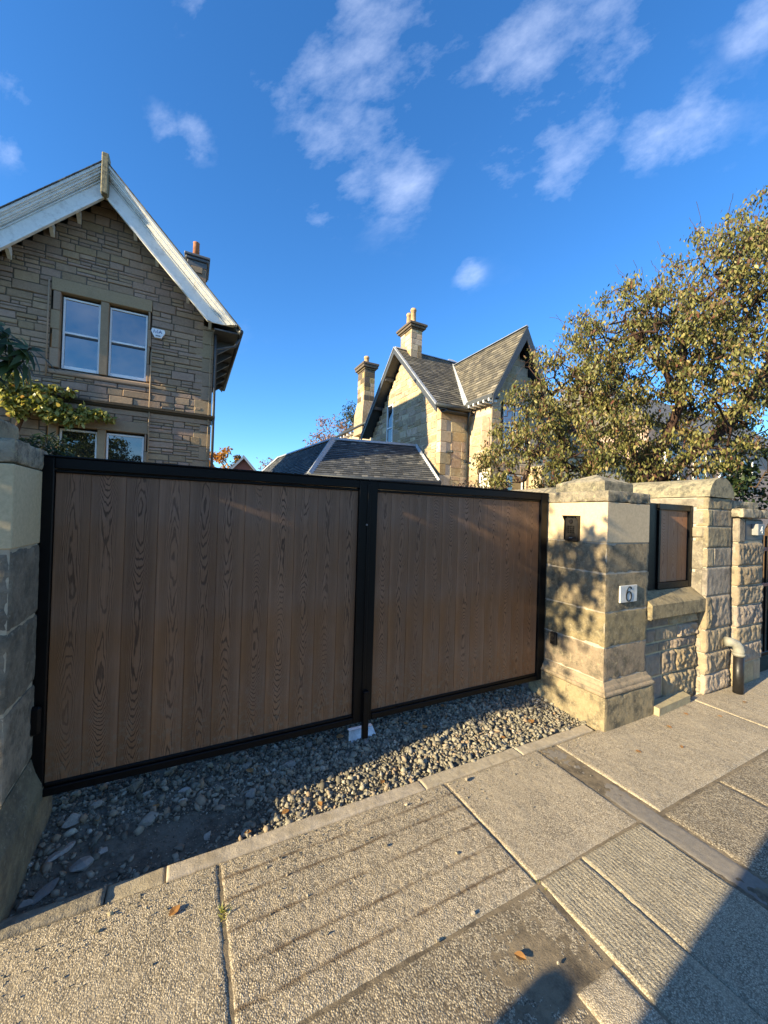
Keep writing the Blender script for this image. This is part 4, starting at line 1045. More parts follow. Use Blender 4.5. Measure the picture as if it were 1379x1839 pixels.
# roof, two slopes of slate with overhang, timbers, bargeboards
Yf, Yb = 9.46, 15.9
EAVE = 7.14
for s in (-1, 1):
    xe = APX+s*3.33
    zz_ = APZ-3.33*SL
    mk('roof_deck', [(APX,Yf,APZ-.03),(xe,Yf,zz_-.03),(xe,Yb,zz_-.03),(APX,Yb,APZ-.03),(APX,Yf,APZ+.05),(xe,Yf,zz_+.05),(xe,Yb,zz_+.05),(APX,Yb,APZ+.05)], [(0,1,2,3),(4,7,6,5),(0,4,5,1),(1,5,6,2),(2,6,7,3),(3,7,4,0)], M['slate_blue'], LH)
    # slate edges along the verge
    e = MB(); n = 26
    for i in range(n):
        a, b = i/n, (i+1)/n
        xa, xb = APX+s*3.36*a, APX+s*3.36*b; za, zb = APZ+.055-3.36*SL*a+.012, APZ+.055-3.36*SL*b
        e.add(*[[(xa,Yf-.18,za),(xb,Yf-.18,zb+.018),(xb,Yf+.3,zb+.018),(xa,Yf+.3,za),(xa,Yf-.18,za+.02),(xb,Yf-.18,zb+.038),(xb,Yf+.3,zb+.038),(xa,Yf+.3,za+.02)], [(0,1,2,3),(4,7,6,5),(0,4,5,1),(1,5,6,2),(2,6,7,3),(3,7,4,0)]])
    e.build('verge_slates', M['slate_blue'], LH)
    L = 3.18
    def bar(nm, t0, t1, y0, y1, x_in=0.0, mat='white_paint', cut=0.0):
        zt = lambda x, t: APZ+.05-x*SL-t
        xt = min(3.36, (APZ+.05-t0-EAVE)/SL); xb = min(3.36, (APZ+.05-t1-EAVE)/SL)
        pl = [(APX+s*x_in, zt(x_in, t0)), (APX+s*xt, zt(xt, t0)), (APX+s*xb, zt(xb, t1)), (APX+s*x_in, zt(x_in, t1))]
        v, f = extr(pl, 'y', y0, y1)
        return fixn(mk(nm, v, f, M[mat], LH))
    bar('bargeboard', .0, .80, 9.50, 9.54)
    bar('moulding', -.01, .07, 9.31, 9.498); bar('moulding', .072, .115, 9.345, 9.4978); bar('moulding', .117, .185, 9.375, 9.4976); bar('moulding', .187, .225, 9.41, 9.4974); bar('moulding', .227, .26, 9.445, 9.4972); bar('moulding', .30, .325, 9.47, 9.497)
    bar('moulding', .69, .72, 9.465, 9.497); bar('moulding', .74, .815, 9.43, 9.499)
    # soffit boards and purlin ends
    bar('soffit', .09, .11, 9.545, 10.02, .12, 'trim_grey')
    for d in (.62, 1.15, 1.95, 2.55):
        x = APX+s*d; z = roofz(x)-.50
        v, f = extr([(9.56,z-.10),(9.56,z+.10),(10.01,z+.10),(10.01,z-.20),(9.80,z-.05)], 'x', x-.04, x+.04)
        MB().add(v, f).build('bracket', M['white_paint'], LH)
mk('finial', *rbox(APX-.075, APX+.075, 9.27, 9.56, 9.66, 10.70, .02), M['cap_stone'], LH)
# eave on the right side: soffit, fascia and gutter running back
xe = APX+3.30; zz_ = APZ-3.30*SL
MB().add(*extr([(HW1,zz_-.02),(xe,zz_-.02),(xe,zz_-.06),(HW1,zz_-.06)], 'y', 9.545, 15.5)).build('eave_soffit', M['trim_grey'], LH)
MB().add(*extr([(xe-.01,zz_-.07),(xe+.015,zz_-.07),(xe+.015,zz_+.02),(xe-.01,zz_+.02)], 'y', 9.5, 15.6)).build('fascia', M['trim_grey'], LH)
MB().tube([(xe+.075,9.40,zz_-.02),(xe+.075,15.6,zz_-.02)], .065, 10).build('gutter', M['gutter'], LH, True)
for k in range(6):
    yy = 10.3+k*.9; MB().add(*extr([(HW1,zz_-.55),(HW1+.07,zz_-.55),(xe-.02,zz_-.12),(xe-.02,zz_-.06),(HW1,zz_-.06)], 'y', yy, yy+.07)).build('bracket', M['trim_grey'], LH)
MB().tube([(xe+.07,9.75,zz_-.08),(xe-.05,9.78,zz_-.35),(HW1+.07,9.92,zz_-.50),(HW1+.07,9.95,1.9)], .04, 10).build('downpipe', M['trim_grey'], LH, True)
# chimney
ch = MB().box(.36, .98, 12.7, 13.9, 6.5, 10.40, .02).build('chimney', M['house_stone'], LH)
mk('cap', *rbox(.30, 1.05, 12.64, 13.96, 10.62, 10.72, .02), M['slate_plate'], ch); mk('cap', *rbox(.26, 1.09, 12.6, 14.0, 10.725, 10.82, .02), M['slate_plate'], ch)
mk('neck', *rbox(.36, .99, 12.7, 13.9, 10.41, 10.615, .015), M['slate_plate'], ch); mk('panel', *rbox(.5, .85, 12.66, 12.71, 10.20, 10.40, .01), M['house_dressed'], ch)
MB().tube([(.63,13.0,10.82),(.63,13.0,11.40),(.63,13.0,11.43)], [.115,.105,.115], 14).build('pot', M['terracotta'], ch, True)
MB().tube([(.63,13.55,10.82),(.63,13.55,11.25)], .09, 14).build('pot', M['terracotta'], ch, True)
# alarm box
AB = empty('alarm_box', (-.25, 9.95, 6.6), 'white alarm box with small lettering beside the upper stone window', 'alarm box')
MB().add(*extr([(-.40,6.775),(-.10,6.775),(-.08,6.70),(-.17,6.53),(-.33,6.53),(-.42,6.70)], 'y', 9.90, 9.975)).build('case', M['upvc'], AB)
tA = lambda x, y, d: (-.25+x, 9.8995-.004+d, 6.695+y)
strokes([[(-.105,-.045),(-.10,.048),(-.055,-.045),(-.012,.048),(-.007,-.045)], [(.02,-.04),(.055,.045),(.09,-.04)], [(.033,-.01),(.077,-.01)]], tA, .0085, .004).build('lettering', M['blue_ink'], AB)
mk('light_strip', *rbox(-.31,-.19,9.896,9.8995,6.56,6.60,.002), M['silver'], AB)
# ------------------------------------------------------------------ slate roofs
def slates(parent, P00, P10, P11, P01, rowh, w, mat, seed, thick=.022, lift=.032, name='slates'):
    """overlapping slates on a quad: P00-P10 eave, P01-P11 ridge. Real pieces joined in one part"""
    rr = random.Random(seed)
    P00, P10, P11, P01 = map(Vector, (P00, P10, P11, P01))
    nrm = (P10-P00).cross(P01-P00)
    if nrm.length < 1e-6: nrm = (P10-P00).cross(P11-P00)
    nrm.normalize()
    if nrm.z < 0: nrm = -nrm
    Ls = ((P01-P00).length+(P11-P10).length)/2
    rows = max(2, int(Ls/rowh)); V = []; Fc = []
    for i in range(rows):
        t0, t1 = i/rows, min(1., (i+1.25)/rows)
        A0, B0 = P00.lerp(P01, t0), P10.lerp(P11, t0); A1, B1 = P00.lerp(P01, t1), P10.lerp(P11, t1)
        L = (B0-A0).length; n = max(1, int(L/w)); off = (.5 if i % 2 else 0)
        cuts = [0.]+[min(1, max(0, (j+off+rr.uniform(-.06,.06))/n)) for j in range(1 if off == 0 else 0, n+1)]+[1.]
        cuts = sorted(set(cuts))
        for c0, c1 in zip(cuts[:-1], cuts[1:]):
            if (c1-c0)*L < .03: continue
            g = .003/L
            e0 = rr.uniform(-.006,.006); dl = nrm*(lift+rr.uniform(0,.006)); dt = nrm*.004
            sl_ = (A1-A0).normalized()*e0
            a, b = A0.lerp(B0, c0+g)+dl+sl_, A0.lerp(B0, c1-g)+dl+sl_+nrm*rr.uniform(-.003,.003)
            c, d = A1.lerp(B1, c1-g)+dt, A1.lerp(B1, c0+g)+dt
            th = nrm*thick; k = len(V)
            V += [a, b, c, d, a-th, b-th]
            Fc += [(k,k+1,k+2,k+3), (k+4,k+5,k+1,k), (k+5,k+2,k+1), (k+4,k,k+3)]
    o = mk(name, V, Fc, mat, parent); o['kind'] = 'stuff'
    mk('roof_deck', [P00, P10, P11, P01, P00-nrm*.08, P10-nrm*.08, P11-nrm*.08, P01-nrm*.08], [(0,1,2,3),(7,6,5,4),(0,4,5,1),(1,5,6,2),(2,6,7,3),(3,7,4,0)], M['gutter'], parent)
    return o
def strip(name, parent, A, B, width, mat, h=.03, up=(0,0,1)):
    """flat lead strip over a ridge or hip, roof-shaped"""
    A, B, up = Vector(A), Vector(B), Vector(up); d = (B-A).normalized(); s = d.cross(up).normalized(); u = s.cross(d)
    v = []
    for p in (A, B): v += [p-s*width-u*width*.55, p+u*h, p+s*width-u*width*.55, p-u*.03]
    return mk(name, v, [(0,1,5,4),(1,2,6,5),(2,3,7,6),(3,0,4,7),(0,3,2,1),(4,5,6,7)], mat, parent)
# ------------------------------------------------------------------ far house
FH = empty('stone_house', (11, 11, 0), 'honey sandstone house with slate roofs, two chimneys and steep gables behind the gate', 'house')
RY, RZ, FS = 12.25, 9.12, .985
def fz(y): return RZ-abs(y-RY)*FS
# core walls
MB().add(*extr([(9.26,-.1),(15.26,-.1),(15.26,fz(15.26)-.25),(RY,RZ-.25),(9.26,fz(9.26)-.25)], 'x', 9.12, 17.5)).build('wall', M['far_mortar'], FH)
rf = random.Random(77)
glim = lambda z0, z1: (RY-(RZ-.20-z1)/FS, RY+(RZ-.20-z1)/FS)
ghole = [(13.05,13.75,4.7,7.0)]
rubble(FH, 'x', 9.0, 9.24+.26, 15.2, 2.9, 8.95, .27, (.30,.62), .028, (.006,.026), M['far_stone'], rf, ghole, glim, .06, .25, .012, mortar=M['far_mortar'])
z = 2.9; k = 0
while z < 5.95:
    h = min(.42, 6.02-z); w = (.26, .48)[k % 2]
    ashlar(FH, 8.985, 9.0+(.48,.26)[k % 2], 9.232, 9.24+.255, z+.006, z+h-.006, M['far_stone'], .012, 'quoin'); z += h; k += 1
rubble(FH, 'y', 9.25, 9.49, 10.285, 2.9, 6.0, .34, (.35,.65), .016, (.002,.012), M['far_stone'], rf, (), None, .06, .15, .012, mortar=M['far_mortar'])
# narrow gable window
Wf = MB().box(9.05, 9.08, 13.10, 13.70, 4.72, 6.95).build('sash_window', M['interior'], FH)
for a in ((13.10,13.16,4.72,6.95),(13.64,13.70,4.72,6.95),(13.165,13.635,6.88,6.95),(13.165,13.635,4.72,4.80),(13.165,13.635,5.82,5.88)): mk('frame', *rbox(8.985, 9.045, a[0], a[1], a[2], a[3], .006), M['upvc'], Wf)
mk('pane', [(9.03,13.16,4.8),(9.03,13.64,4.8),(9.03,13.64,6.88),(9.03,13.16,6.88)], [(0,1,2,3)], M['glass'], Wf)
mk('lintel', *rbox(8.975, 9.1, 12.95, 13.85, 6.96, 7.20, .012), M['far_stone'], FH)
# main roof slopes and verge
EY, EZ = 8.90, fz(8.90)
slates(FH, (8.55,EY,EZ), (9.98,EY,EZ), (11.62,RY,RZ), (8.55,RY,RZ), .17, .26, M['slate_brown'], 1)
slates(FH, (17.0,15.6,fz(15.6)), (8.55,15.6,fz(15.6)), (8.55,RY,RZ), (17.0,RY,RZ), .17, .26, M['slate_brown'], 2)
slates(FH, (13.0,EY,EZ), (17.5,EY,EZ), (17.5,RY,RZ), (11.7,RY,RZ), .17, .26, M['slate_brown'], 12)
strip('ridge_lead', FH, (8.55,RY,RZ+.04), (17,RY,RZ+.04), .10, M['lead'])
for s in (-1, 1):
    yb = RY+s*3.38
    def fb(nm, t0, t1, x0, x1, mat):
        ya, za, yb_, zb = RY, RZ+.01, RY+s*3.38, fz(RY+s*3.38)+.01
        v = [(x0,ya,za-t0),(x0,yb_,zb-t0),(x1,yb_,zb-t0),(x1,ya,za-t0),(x0,ya,za-t1),(x0,yb_,zb-t1),(x1,yb_,zb-t1),(x1,ya,za-t1)]
        return mk(nm, v, [(0,1,2,3),(4,7,6,5),(0,4,5,1),(1,5,6,2),(2,6,7,3),(3,7,4,0)], M[mat], FH)
    fb('bargeboard', .02, .27, 8.50, 8.545, 'trim_grey'); fb('verge_cap', -.03, .016, 8.47, 8.60, 'lead'); fb('soffit', .10, .125, 8.55, 9.0, 'trim_grey')
    for d in (.9, 2.0): mk('purlin', *rbox(8.56, 9.02, RY+s*d-.06, RY+s*d+.06, fz(RY+s*d)-.30, fz(RY+s*d)-.14, .01), M['trim_grey'], FH)
MB().tube([(8.50,EY-.05,EZ-.02),(10.05,EY-.05,EZ-.02)], .075, 10).build('gutter', M['gutter'], FH, True)
MB().box(9.0, 10.3, EY+.02, 9.24, EZ-.16, EZ-.12).build('soffit', M['trim_grey'], FH)
MB().tube([(10.02,EY-.05,EZ-.08),(10.06,EY+.05,EZ-.35),(10.21,9.16,EZ-.55),(10.21,9.16,.1)], .045, 10).build('downpipe', M['gutter'], FH, True)
MB().tube([(9.35,9.24,4.20),(9.35,8.98,4.20),(9.33,8.94,4.16)], .05, 10).build('security_lamp', M['gutter'], FH, True)
# cross gable block
GX, GZ, GY0 = 11.5, 8.80, 7.56
MB().add(*extr([(10.52,-.1),(12.6,-.1),(12.6,6.1),(GX,8.3),(10.52,6.3)], 'y', 8.22, 11.0)).build('wall', M['far_mortar'], FH)
rubble(FH, 'x', 10.30, 7.975, 9.24, 2.7, 6.05, .36, (.4,.75), .014, (.002,.010), M['far_stone'], rf, [(7.9,8.62,1.0,3.55)], None, .05, .1, .012, mortar=M['far_mortar'])
glim2 = lambda z0, z1: ((GX-(8.5-z1)/1.85), (GX+(8.5-z1)/1.85))
rubble(FH, 'y', 7.97, 10.315, 12.68, 2.7, 8.3, .34, (.4,.7), .014, (.002,.010), M['far_stone'], rf, [(10.75,12.25,4.25,6.1),(10.9,12.1,1.0,3.5)], glim2, .05, .1, .012, mortar=M['far_mortar'])
slates(FH, (9.98,9.0,6.08), (9.98,GY0,6.08), (GX,GY0,GZ), (GX,11.95,GZ), .17, .26, M['slate_brown'], 3)
slates(FH, (13.02,GY0,6.08), (13.02,9.0,6.08), (GX,11.95,GZ), (GX,GY0,GZ), .17, .26, M['slate_brown'], 4)
strip('ridge_lead', FH, (GX,GY0-.02,GZ+.05), (GX,12.0,GZ+.05), .09, M['lead'])
strip('valley_lead', FH, (9.98,8.93,6.06), (11.55,12.05,8.92), .13, M['lead'], .07)
for s in (-1, 1):
    v = [(GX,GY0-.03,GZ+.02),(GX+s*1.55,GY0-.03,GZ-2.77),(GX+s*1.55,GY0+.02,GZ-2.77),(GX,GY0+.02,GZ+.02),(GX,GY0-.03,GZ-.48),(GX+s*1.55,GY0-.03,GZ-3.05),(GX+s*1.55,GY0+.02,GZ-3.05),(GX,GY0+.02,GZ-.48)]
    mk('bargeboard', v, [(0,1,2,3),(4,7,6,5),(0,4,5,1),(1,5,6,2),(2,6,7,3),(3,7,4,0)], M['trim_grey'], FH)
MB().add(*extr([(9.93,6.02),(10.3,6.02),(10.3,5.97),(9.93,5.97)], 'y', GY0, 9.0)).build('soffit', M['trim_grey'], FH)
mk('fascia', *rbox(9.91, 9.95, GY0, 8.95, 5.93, 6.10, .008), M['trim_grey'], FH)
for k in range(5): mk('rafter_end', *rbox(9.90, 10.28, 7.68+k*.27, 7.74+k*.27, 5.86, 5.965, .006), M['upvc'], FH)
# corbelled corner, arched panel and windows of the block
for k in range(4): mk('corbel', *rbox(10.30-.09+k*.02, 10.34, 7.90+k*.05, 8.92-k*.12, 4.02+k*.082, 4.095+k*.082, .01), M['far_stone'], FH)
arch = [(8.0,4.36),(8.0,5.22)]+[(8.205+.205*math.cos(a), 5.22+.235*math.sin(a)) for a in [math.pi*(1-i/8) for i in range(9)]]+[(8.41,5.22),(8.41,4.36)]
MB().add(*extr(arch, 'x', 10.255, 10.31)).build('arched_panel', M['far_stone'], FH)
def xwin(x, y0, y1, z0, z1):
    Wd = MB().box(x+.06, x+.09, y0, y1, z0, z1).build('window', M['interior'], FH)
    for a in ((y0,y0+.07,z0,z1),(y1-.07,y1,z0,z1),(y0+.072,y1-.072,z1-.07,z1),(y0+.072,y1-.072,z0,z0+.07)): mk('frame', *rbox(x-.0, x+.05, *a, .006), M['upvc'], Wd)
    mk('pane', [(x+.03,y0+.07,z0+.07),(x+.03,y1-.07,z0+.07),(x+.03,y1-.07,z1-.07),(x+.03,y0+.07,z1-.07)], [(0,1,2,3)], M['curtain'], Wd)
xwin(10.33, 8.02, 8.56, 1.5, 3.44)
sash(FH, 10.95, 11.45, 4.35, 6.0, 8.03); sash(FH, 11.55, 12.05, 4.35, 6.0, 8.03); sash(FH, 11.2, 12.02, 1.6, 3.42, 8.03, False, 'glass_dim')
MB().box(12.22, 12.6, 7.35, 7.96, -.1, 3.75, .02).build('porch_pier', M['far_stone'], FH)
# low wing to the right with an arched doorway
aw = [(12.7,-.1),(13.35,-.1),(13.35,2.9)]+[(13.85+.5*math.cos(a), 2.9+.5*math.sin(a)) for a in [math.pi*(1-i/8) for i in range(1,8)]]+[(14.35,2.9),(14.35,-.1),(19.,-.1),(19.,4.6),(12.7,4.6)]
fixn(MB().add(*extr(aw, 'y', 8.15, 8.55)).build('wing_wall', M['far_stone'], FH))
MB().box(13.3, 14.4, 8.6, 8.7, -.1, 3.5).build('door', M['interior'], FH)
MB().add(*extr([(8.0,4.58),(10.4,6.2),(10.4,6.05),(8.0,4.45)], 'x', 12.75, 19.)).build('wing_roof', M['slate_brown'], FH)
# chimneys: stacked blocks, cap and pots
def chimney(x0, x1, y0, y1, z0, z1, seed, pots, capz, dark=()):
    c = MB().box(x0+.012, x1-.012, y0+.012, y1-.012, z0, z1).build('chimney', M['far_mortar'], FH); rr = random.Random(seed)
    z = z0; k = 0
    while z < z1-.02:
        h = min(rr.uniform(.22,.32), z1-z)
        if z1-z-h < .12: h = z1-z
        ym = y0+(y1-y0)*rr.uniform(.35,.65); xm = x0+(x1-x0)*rr.uniform(.35,.65)
        for a in ((x0,xm-.005,y0,y0+.12),(xm+.005,x1,y0,y0+.12),(x0,x0+.14,y0+.125,ym-.005),(x0,x0+.14,ym+.005,y1)):
            mk('stone', *rbox(a[0]-rr.uniform(0,.006), a[1], a[2]-rr.uniform(0,.006), a[3], z+.006, z+h-.006, .012), M['mortar_dark' if (any(d0 < z+h/2 < d1 for d0, d1 in dark) and rr.random() < .75) else ('far_stone' if rr.random() < .6 else 'chimney_stone')], c)
        z += h; k += 1
    for (o_, a, b) in capz: mk('cap', *rbox(x0-o_, x1+o_, y0-o_, y1+o_, a, b, .015), M['mortar_dark'], c)
    for (x, y, zt, r_, m_) in pots:
        zb = capz[-1][2]
        MB().tube([(x,y,zb),(x,y,zb+.06),(x,y,zt-.12),(x,y,zt-.11),(x,y,zt-.04),(x,y,zt-.035),(x,y,zt)], [r_*1.12,r_,r_*.9,r_*1.06,r_*1.06,r_*.95,r_*.95], 14).build('pot', M[m_], c, True)
    return c
chimney(9.10, 9.66, 11.80, 12.75, 8.45, 9.93, 4, [(9.30,12.02,10.93,.125,'pot_buff'),(9.36,12.5,10.95,.115,'pot_buff')], [(.05,9.935,9.99),(.12,9.995,10.09),(.17,10.095,10.20)])
chimney(9.50, 10.15, 17.65, 18.65, 6.4, 10.15, 6, [(9.72,17.95,11.0,.15,'pot_buff'),(9.78,18.4,10.85,.14,'pot_buff')], [(.05,10.155,10.25),(.14,10.255,10.40),(.18,10.405,10.53)], ((9.15,10.2),(8.3,8.7)))
MB().add(*square_profile(9.40, 10.25, 17.55, 18.75, [(6.4,.03),(7.6,.02),(8.3,-.08)])).build('stack_foot', M['far_stone'], FH)
# rear wing
MB().add(*extr([(9.75,-.1),(14,-.1),(14,6.9),(9.75,6.9)], 'y', 15.3, 22.3)).build('rear_wall', M['far_stone'], FH)
slates(FH, (9.40,22.5,6.90), (9.40,15.0,6.90), (11.9,15.0,8.75), (11.9,22.5,8.75), .17, .26, M['slate_blue'], 7)
MB().tube([(9.36,22.5,6.88),(9.36,15.3,6.88)], .07, 8).build('gutter', M['gutter'], FH, True)
for k in range(11): mk('rafter_end', *rbox(9.42, 9.74, 15.9+k*.58, 15.98+k*.58, 6.66, 6.80, .006), M['upvc'], FH)
MB().tube([(9.42,16.1,6.8),(9.55,16.0,6.5),(9.68,15.7,6.3),(9.68,15.7,.2)], .05, 8).build('downpipe', M['gutter'], FH, True)
MB().add(*square_profile(12.75, 13.6, 14.1, 14.9, [(8.2,.0),(9.95,.0),(9.97,.08),(10.02,.08),(10.35,-.30)])).build('roof_lantern', M['lead'], FH)

# ------------------------------------------------------------------ outbuilding with hipped slate roof
OB = empty('outbuilding', (6.2, 11, 0), 'low outbuilding with hipped blue slate roof and lead hips behind the gate', 'outbuilding')
A = (4.148,9.697,3.0); B = (8.62,8.70,3.0); R1 = (5.561,11.565,4.6); R2 = (8.93,10.83,4.6); R3 = (4.864,18.15,4.6); A2 = (3.36,19.6,3.0)
slates(OB, A, B, R2, R1, .145, .21, M['slate_blue'], 21)
slates(OB, A2, A, R1, R3, .145, .21, M['slate_blue'], 22)
slates(OB, B, (9.0,10.2,3.0), R2, R2, .145, .21, M['slate_blue'], 23)
slates(OB, (5.5,21.0,3.0), A2, R3, (5.3,18.3,4.6), .145, .21, M['slate_blue'], 24)
up = (-.5,-.6,.6)
strip('hip_lead', OB, Vector(A)+Vector((0,0,.03)), Vector(R1)+Vector((0,0,.06)), .15, M['lead'], .07)
strip('hip_lead', OB, Vector(B)+Vector((0,0,.03)), Vector(R2)+Vector((0,0,.06)), .09, M['lead'], .06)
strip('hip_lead', OB, Vector(A2)+Vector((0,0,.03)), Vector(R3)+Vector((0,0,.06)), .09, M['lead'], .06)
strip('ridge_lead', OB, Vector(R1)+Vector((0,0,.05)), Vector(R2)+Vector((0,0,.05)), .09, M['lead'], .05)
strip('ridge_lead', OB, Vector(R1)+Vector((0,0,.05)), Vector(R3)+Vector((0,0,.05)), .09, M['lead'], .05)
MB().tube([(A[0]-.05,A[1]-.06,2.95), (B[0]+.02,B[1]-.06,2.95)], .07, 8).build('gutter', M['gutter'], OB, True)
MB().tube([(A[0]-.06,A[1]-.05,2.95), (A2[0]-.06,A2[1],2.95)], .07, 8).build('gutter', M['gutter'], OB, True)
fixn(MB().add(*extr([(4.35,9.95),(8.55,9.02),(8.9,10.8),(6.6,12.4),(5.3,18.0),(3.9,18.6)], 'z', -.1, 2.93)).build('wall', M['far_stone'], OB))

# ------------------------------------------------------------------ distant houses
BH = empty('brick_house', (6.7, 46, 0), 'small far red brick gabled house seen just over the gate', 'house')
MB().add(*extr([(4.0,-.1),(8.6,-.1),(8.6,5.3),(6.28,7.9),(4.0,5.3)], 'y', 45, 53)).build('wall', M['red_brick'], BH)
for s in (-1, 1): MB().add(*extr([(6.28,8.15),(6.28+s*2.9,4.85),(6.28+s*2.9,4.6),(6.28,7.9)], 'y', 44.6, 53)).build('roof', M['slate_blue'], BH)
for s in (-1, 1): MB().add(*extr([(6.28,8.2),(6.28+s*2.95,4.85),(6.28+s*2.95,4.55),(6.28,7.85)], 'y', 44.45, 44.58)).build('bargeboard', M['lead'], BH)
MB().box(5.8, 6.8, 44.9, 44.99, 3.2, 4.6).build('window', M['glass_dim'], BH)
TH = empty('terrace_house', (30, 8, 0), 'pinkish stone house glimpsed through leaves at the right edge', 'house')
MB().box(22, 42, 9, 17, -.1, 7.0).build('wall', M['pink_stone'], TH)
MB().add(*extr([(8.6,7.0),(13,10.5),(17.4,7.0)], 'x', 21.7, 42.3)).build('roof', M['slate_brown'], TH)
for x in (23.5, 26.5, 29.5, 32.5):
    for z0 in (1.0, 4.2):
        w_ = MB().box(x, x+1.3, 8.93, 8.99, z0, z0+1.8).build('window', M['glass_dim'], TH)
        for a in (x-.06, x+1.24): mk('frame', *rbox(a, a+.12, 8.88, 8.98, z0, z0+1.8, .01), M['upvc'], w_)
# ------------------------------------------------------------------ vegetation
def unit(v): return v/np.maximum(np.linalg.norm(v, axis=-1, keepdims=True), 1e-9)
def leaf_mesh(name, P, Dr, Nr, Ln, Wd, mat, parent, curl=.25, origin=None):
    n = len(P); Dr = unit(Dr); S = unit(np.cross(Dr, Nr)); Nn = np.cross(S, Dr)
    Ln = Ln[:, None]; Wd = Wd[:, None]
    def at(t, s, h): return P+Dr*Ln*t+S*Wd*s+Nn*Ln*h
    V = np.stack([at(0,0,0), at(.30,-.42,.02), at(.30,.42,.02), at(.68,-.36,-.05*curl*4), at(.68,.36,-.05*curl*4), at(1,0,-.16*curl*4)], 1)
    k = (np.arange(n)*6)[:, None]
    T = np.array([[0,2,1],[1,2,4],[1,4,3],[3,4,5]])
    Fa = (T[None]+k[:, :, None]).reshape(-1, 3)
    c = P.mean(0) if origin is None else np.array(origin)
    return np_mesh(name, V.reshape(-1, 3), Fa, mat, parent, False, tuple(float(q) for q in c))
def ell_points(rg, n, ells, shell=0.0):
    w = np.array([e[1][0]*e[1][1]*e[1][2] for e in ells]); w = w**.8; w /= w.sum()
    out = []
    for e, k in zip(ells, (w*n).astype(int)+1):
        d = unit(rg.normal(size=(k, 3))); r = (shell+(1-shell)*rg.random(k)**(1/2.2))[:, None]
        out.append(np.array(e[0])+d*r*np.array(e[1]))
    return np.concatenate(out)
def skeleton(limbs, targets, rg, seg=.22, sag=.10):
    pos = []; par = []
    for L in limbs:                     # limb = (parent node index or -1, points)
        prev = L[0]
        pts = L[1]
        for p in pts:
            pos.append(np.array(p, float)); par.append(prev); prev = len(pos)-1
    order = np.argsort([min(np.linalg.norm(np.array(pos)-t, axis=1)) for t in targets])
    buf = np.zeros((len(pos)+len(targets)*14, 3)); buf[:len(pos)] = pos; cnt = len(pos); terms = []
    for i in order:
        t = targets[i]; d = np.linalg.norm(buf[:cnt]-t, axis=1); d = d+np.maximum(0, buf[:cnt, 2]-t[2])*.5
        j = int(np.argmin(d)); a = buf[j]; dist = np.linalg.norm(t-a); m = int(min(12, max(1, dist/seg)))
        prev = j
        for k in range(1, m+1):
            f_ = k/m; p = a+(t-a)*f_
            p = p+np.array([0,0,sag*dist*math.sin(math.pi*f_)])+rg.normal(size=3)*.03*min(1, dist)*(1 if k < m else 0)
            buf[cnt] = p; par.append(prev); prev = cnt; cnt += 1
        terms.append(prev)
    pos = buf[:cnt]; par = np.array(par)
    load = np.zeros(cnt)
    for t_ in terms: load[t_] += 1
    for i in range(cnt-1, -1, -1):
        if par[i] >= 0: load[par[i]] += load[i]
    return pos, par, load
def branch_mesh(name, pos, par, rad, mat, parent, k=5):
    e = np.where(par >= 0)[0]; A = pos[par[e]]; B = pos[e]; ra = rad[par[e]]; rb = rad[e]
    ra = np.minimum(ra, rb*1.6)
    d = unit(B-A); h = np.where(np.abs(d[:, 2:3]) < .9, np.array([[0,0,1.]]), np.array([[1.,0,0]]))
    u = unit(np.cross(d, h)); w = np.cross(d, u); V = []
    A = A-d*(ra*.3)[:, None]
    for P_, r_ in ((A, ra), (B, rb)):
        for i in range(k):
            an = 2*math.pi*i/k; V.append(P_+(u*math.cos(an)+w*math.sin(an))*r_[:, None])
    V = np.stack(V, 1); n = len(e); b = (np.arange(n)*2*k)[:, None]
    T = np.array([[i, (i+1) % k, k+(i+1) % k, k+i] for i in range(k)])
    Fa = (T[None]+b[:, :, None]).reshape(-1, 4)
    return np_mesh(name, V.reshape(-1, 3), Fa, mat, parent, True, tuple(float(q) for q in pos[0]))
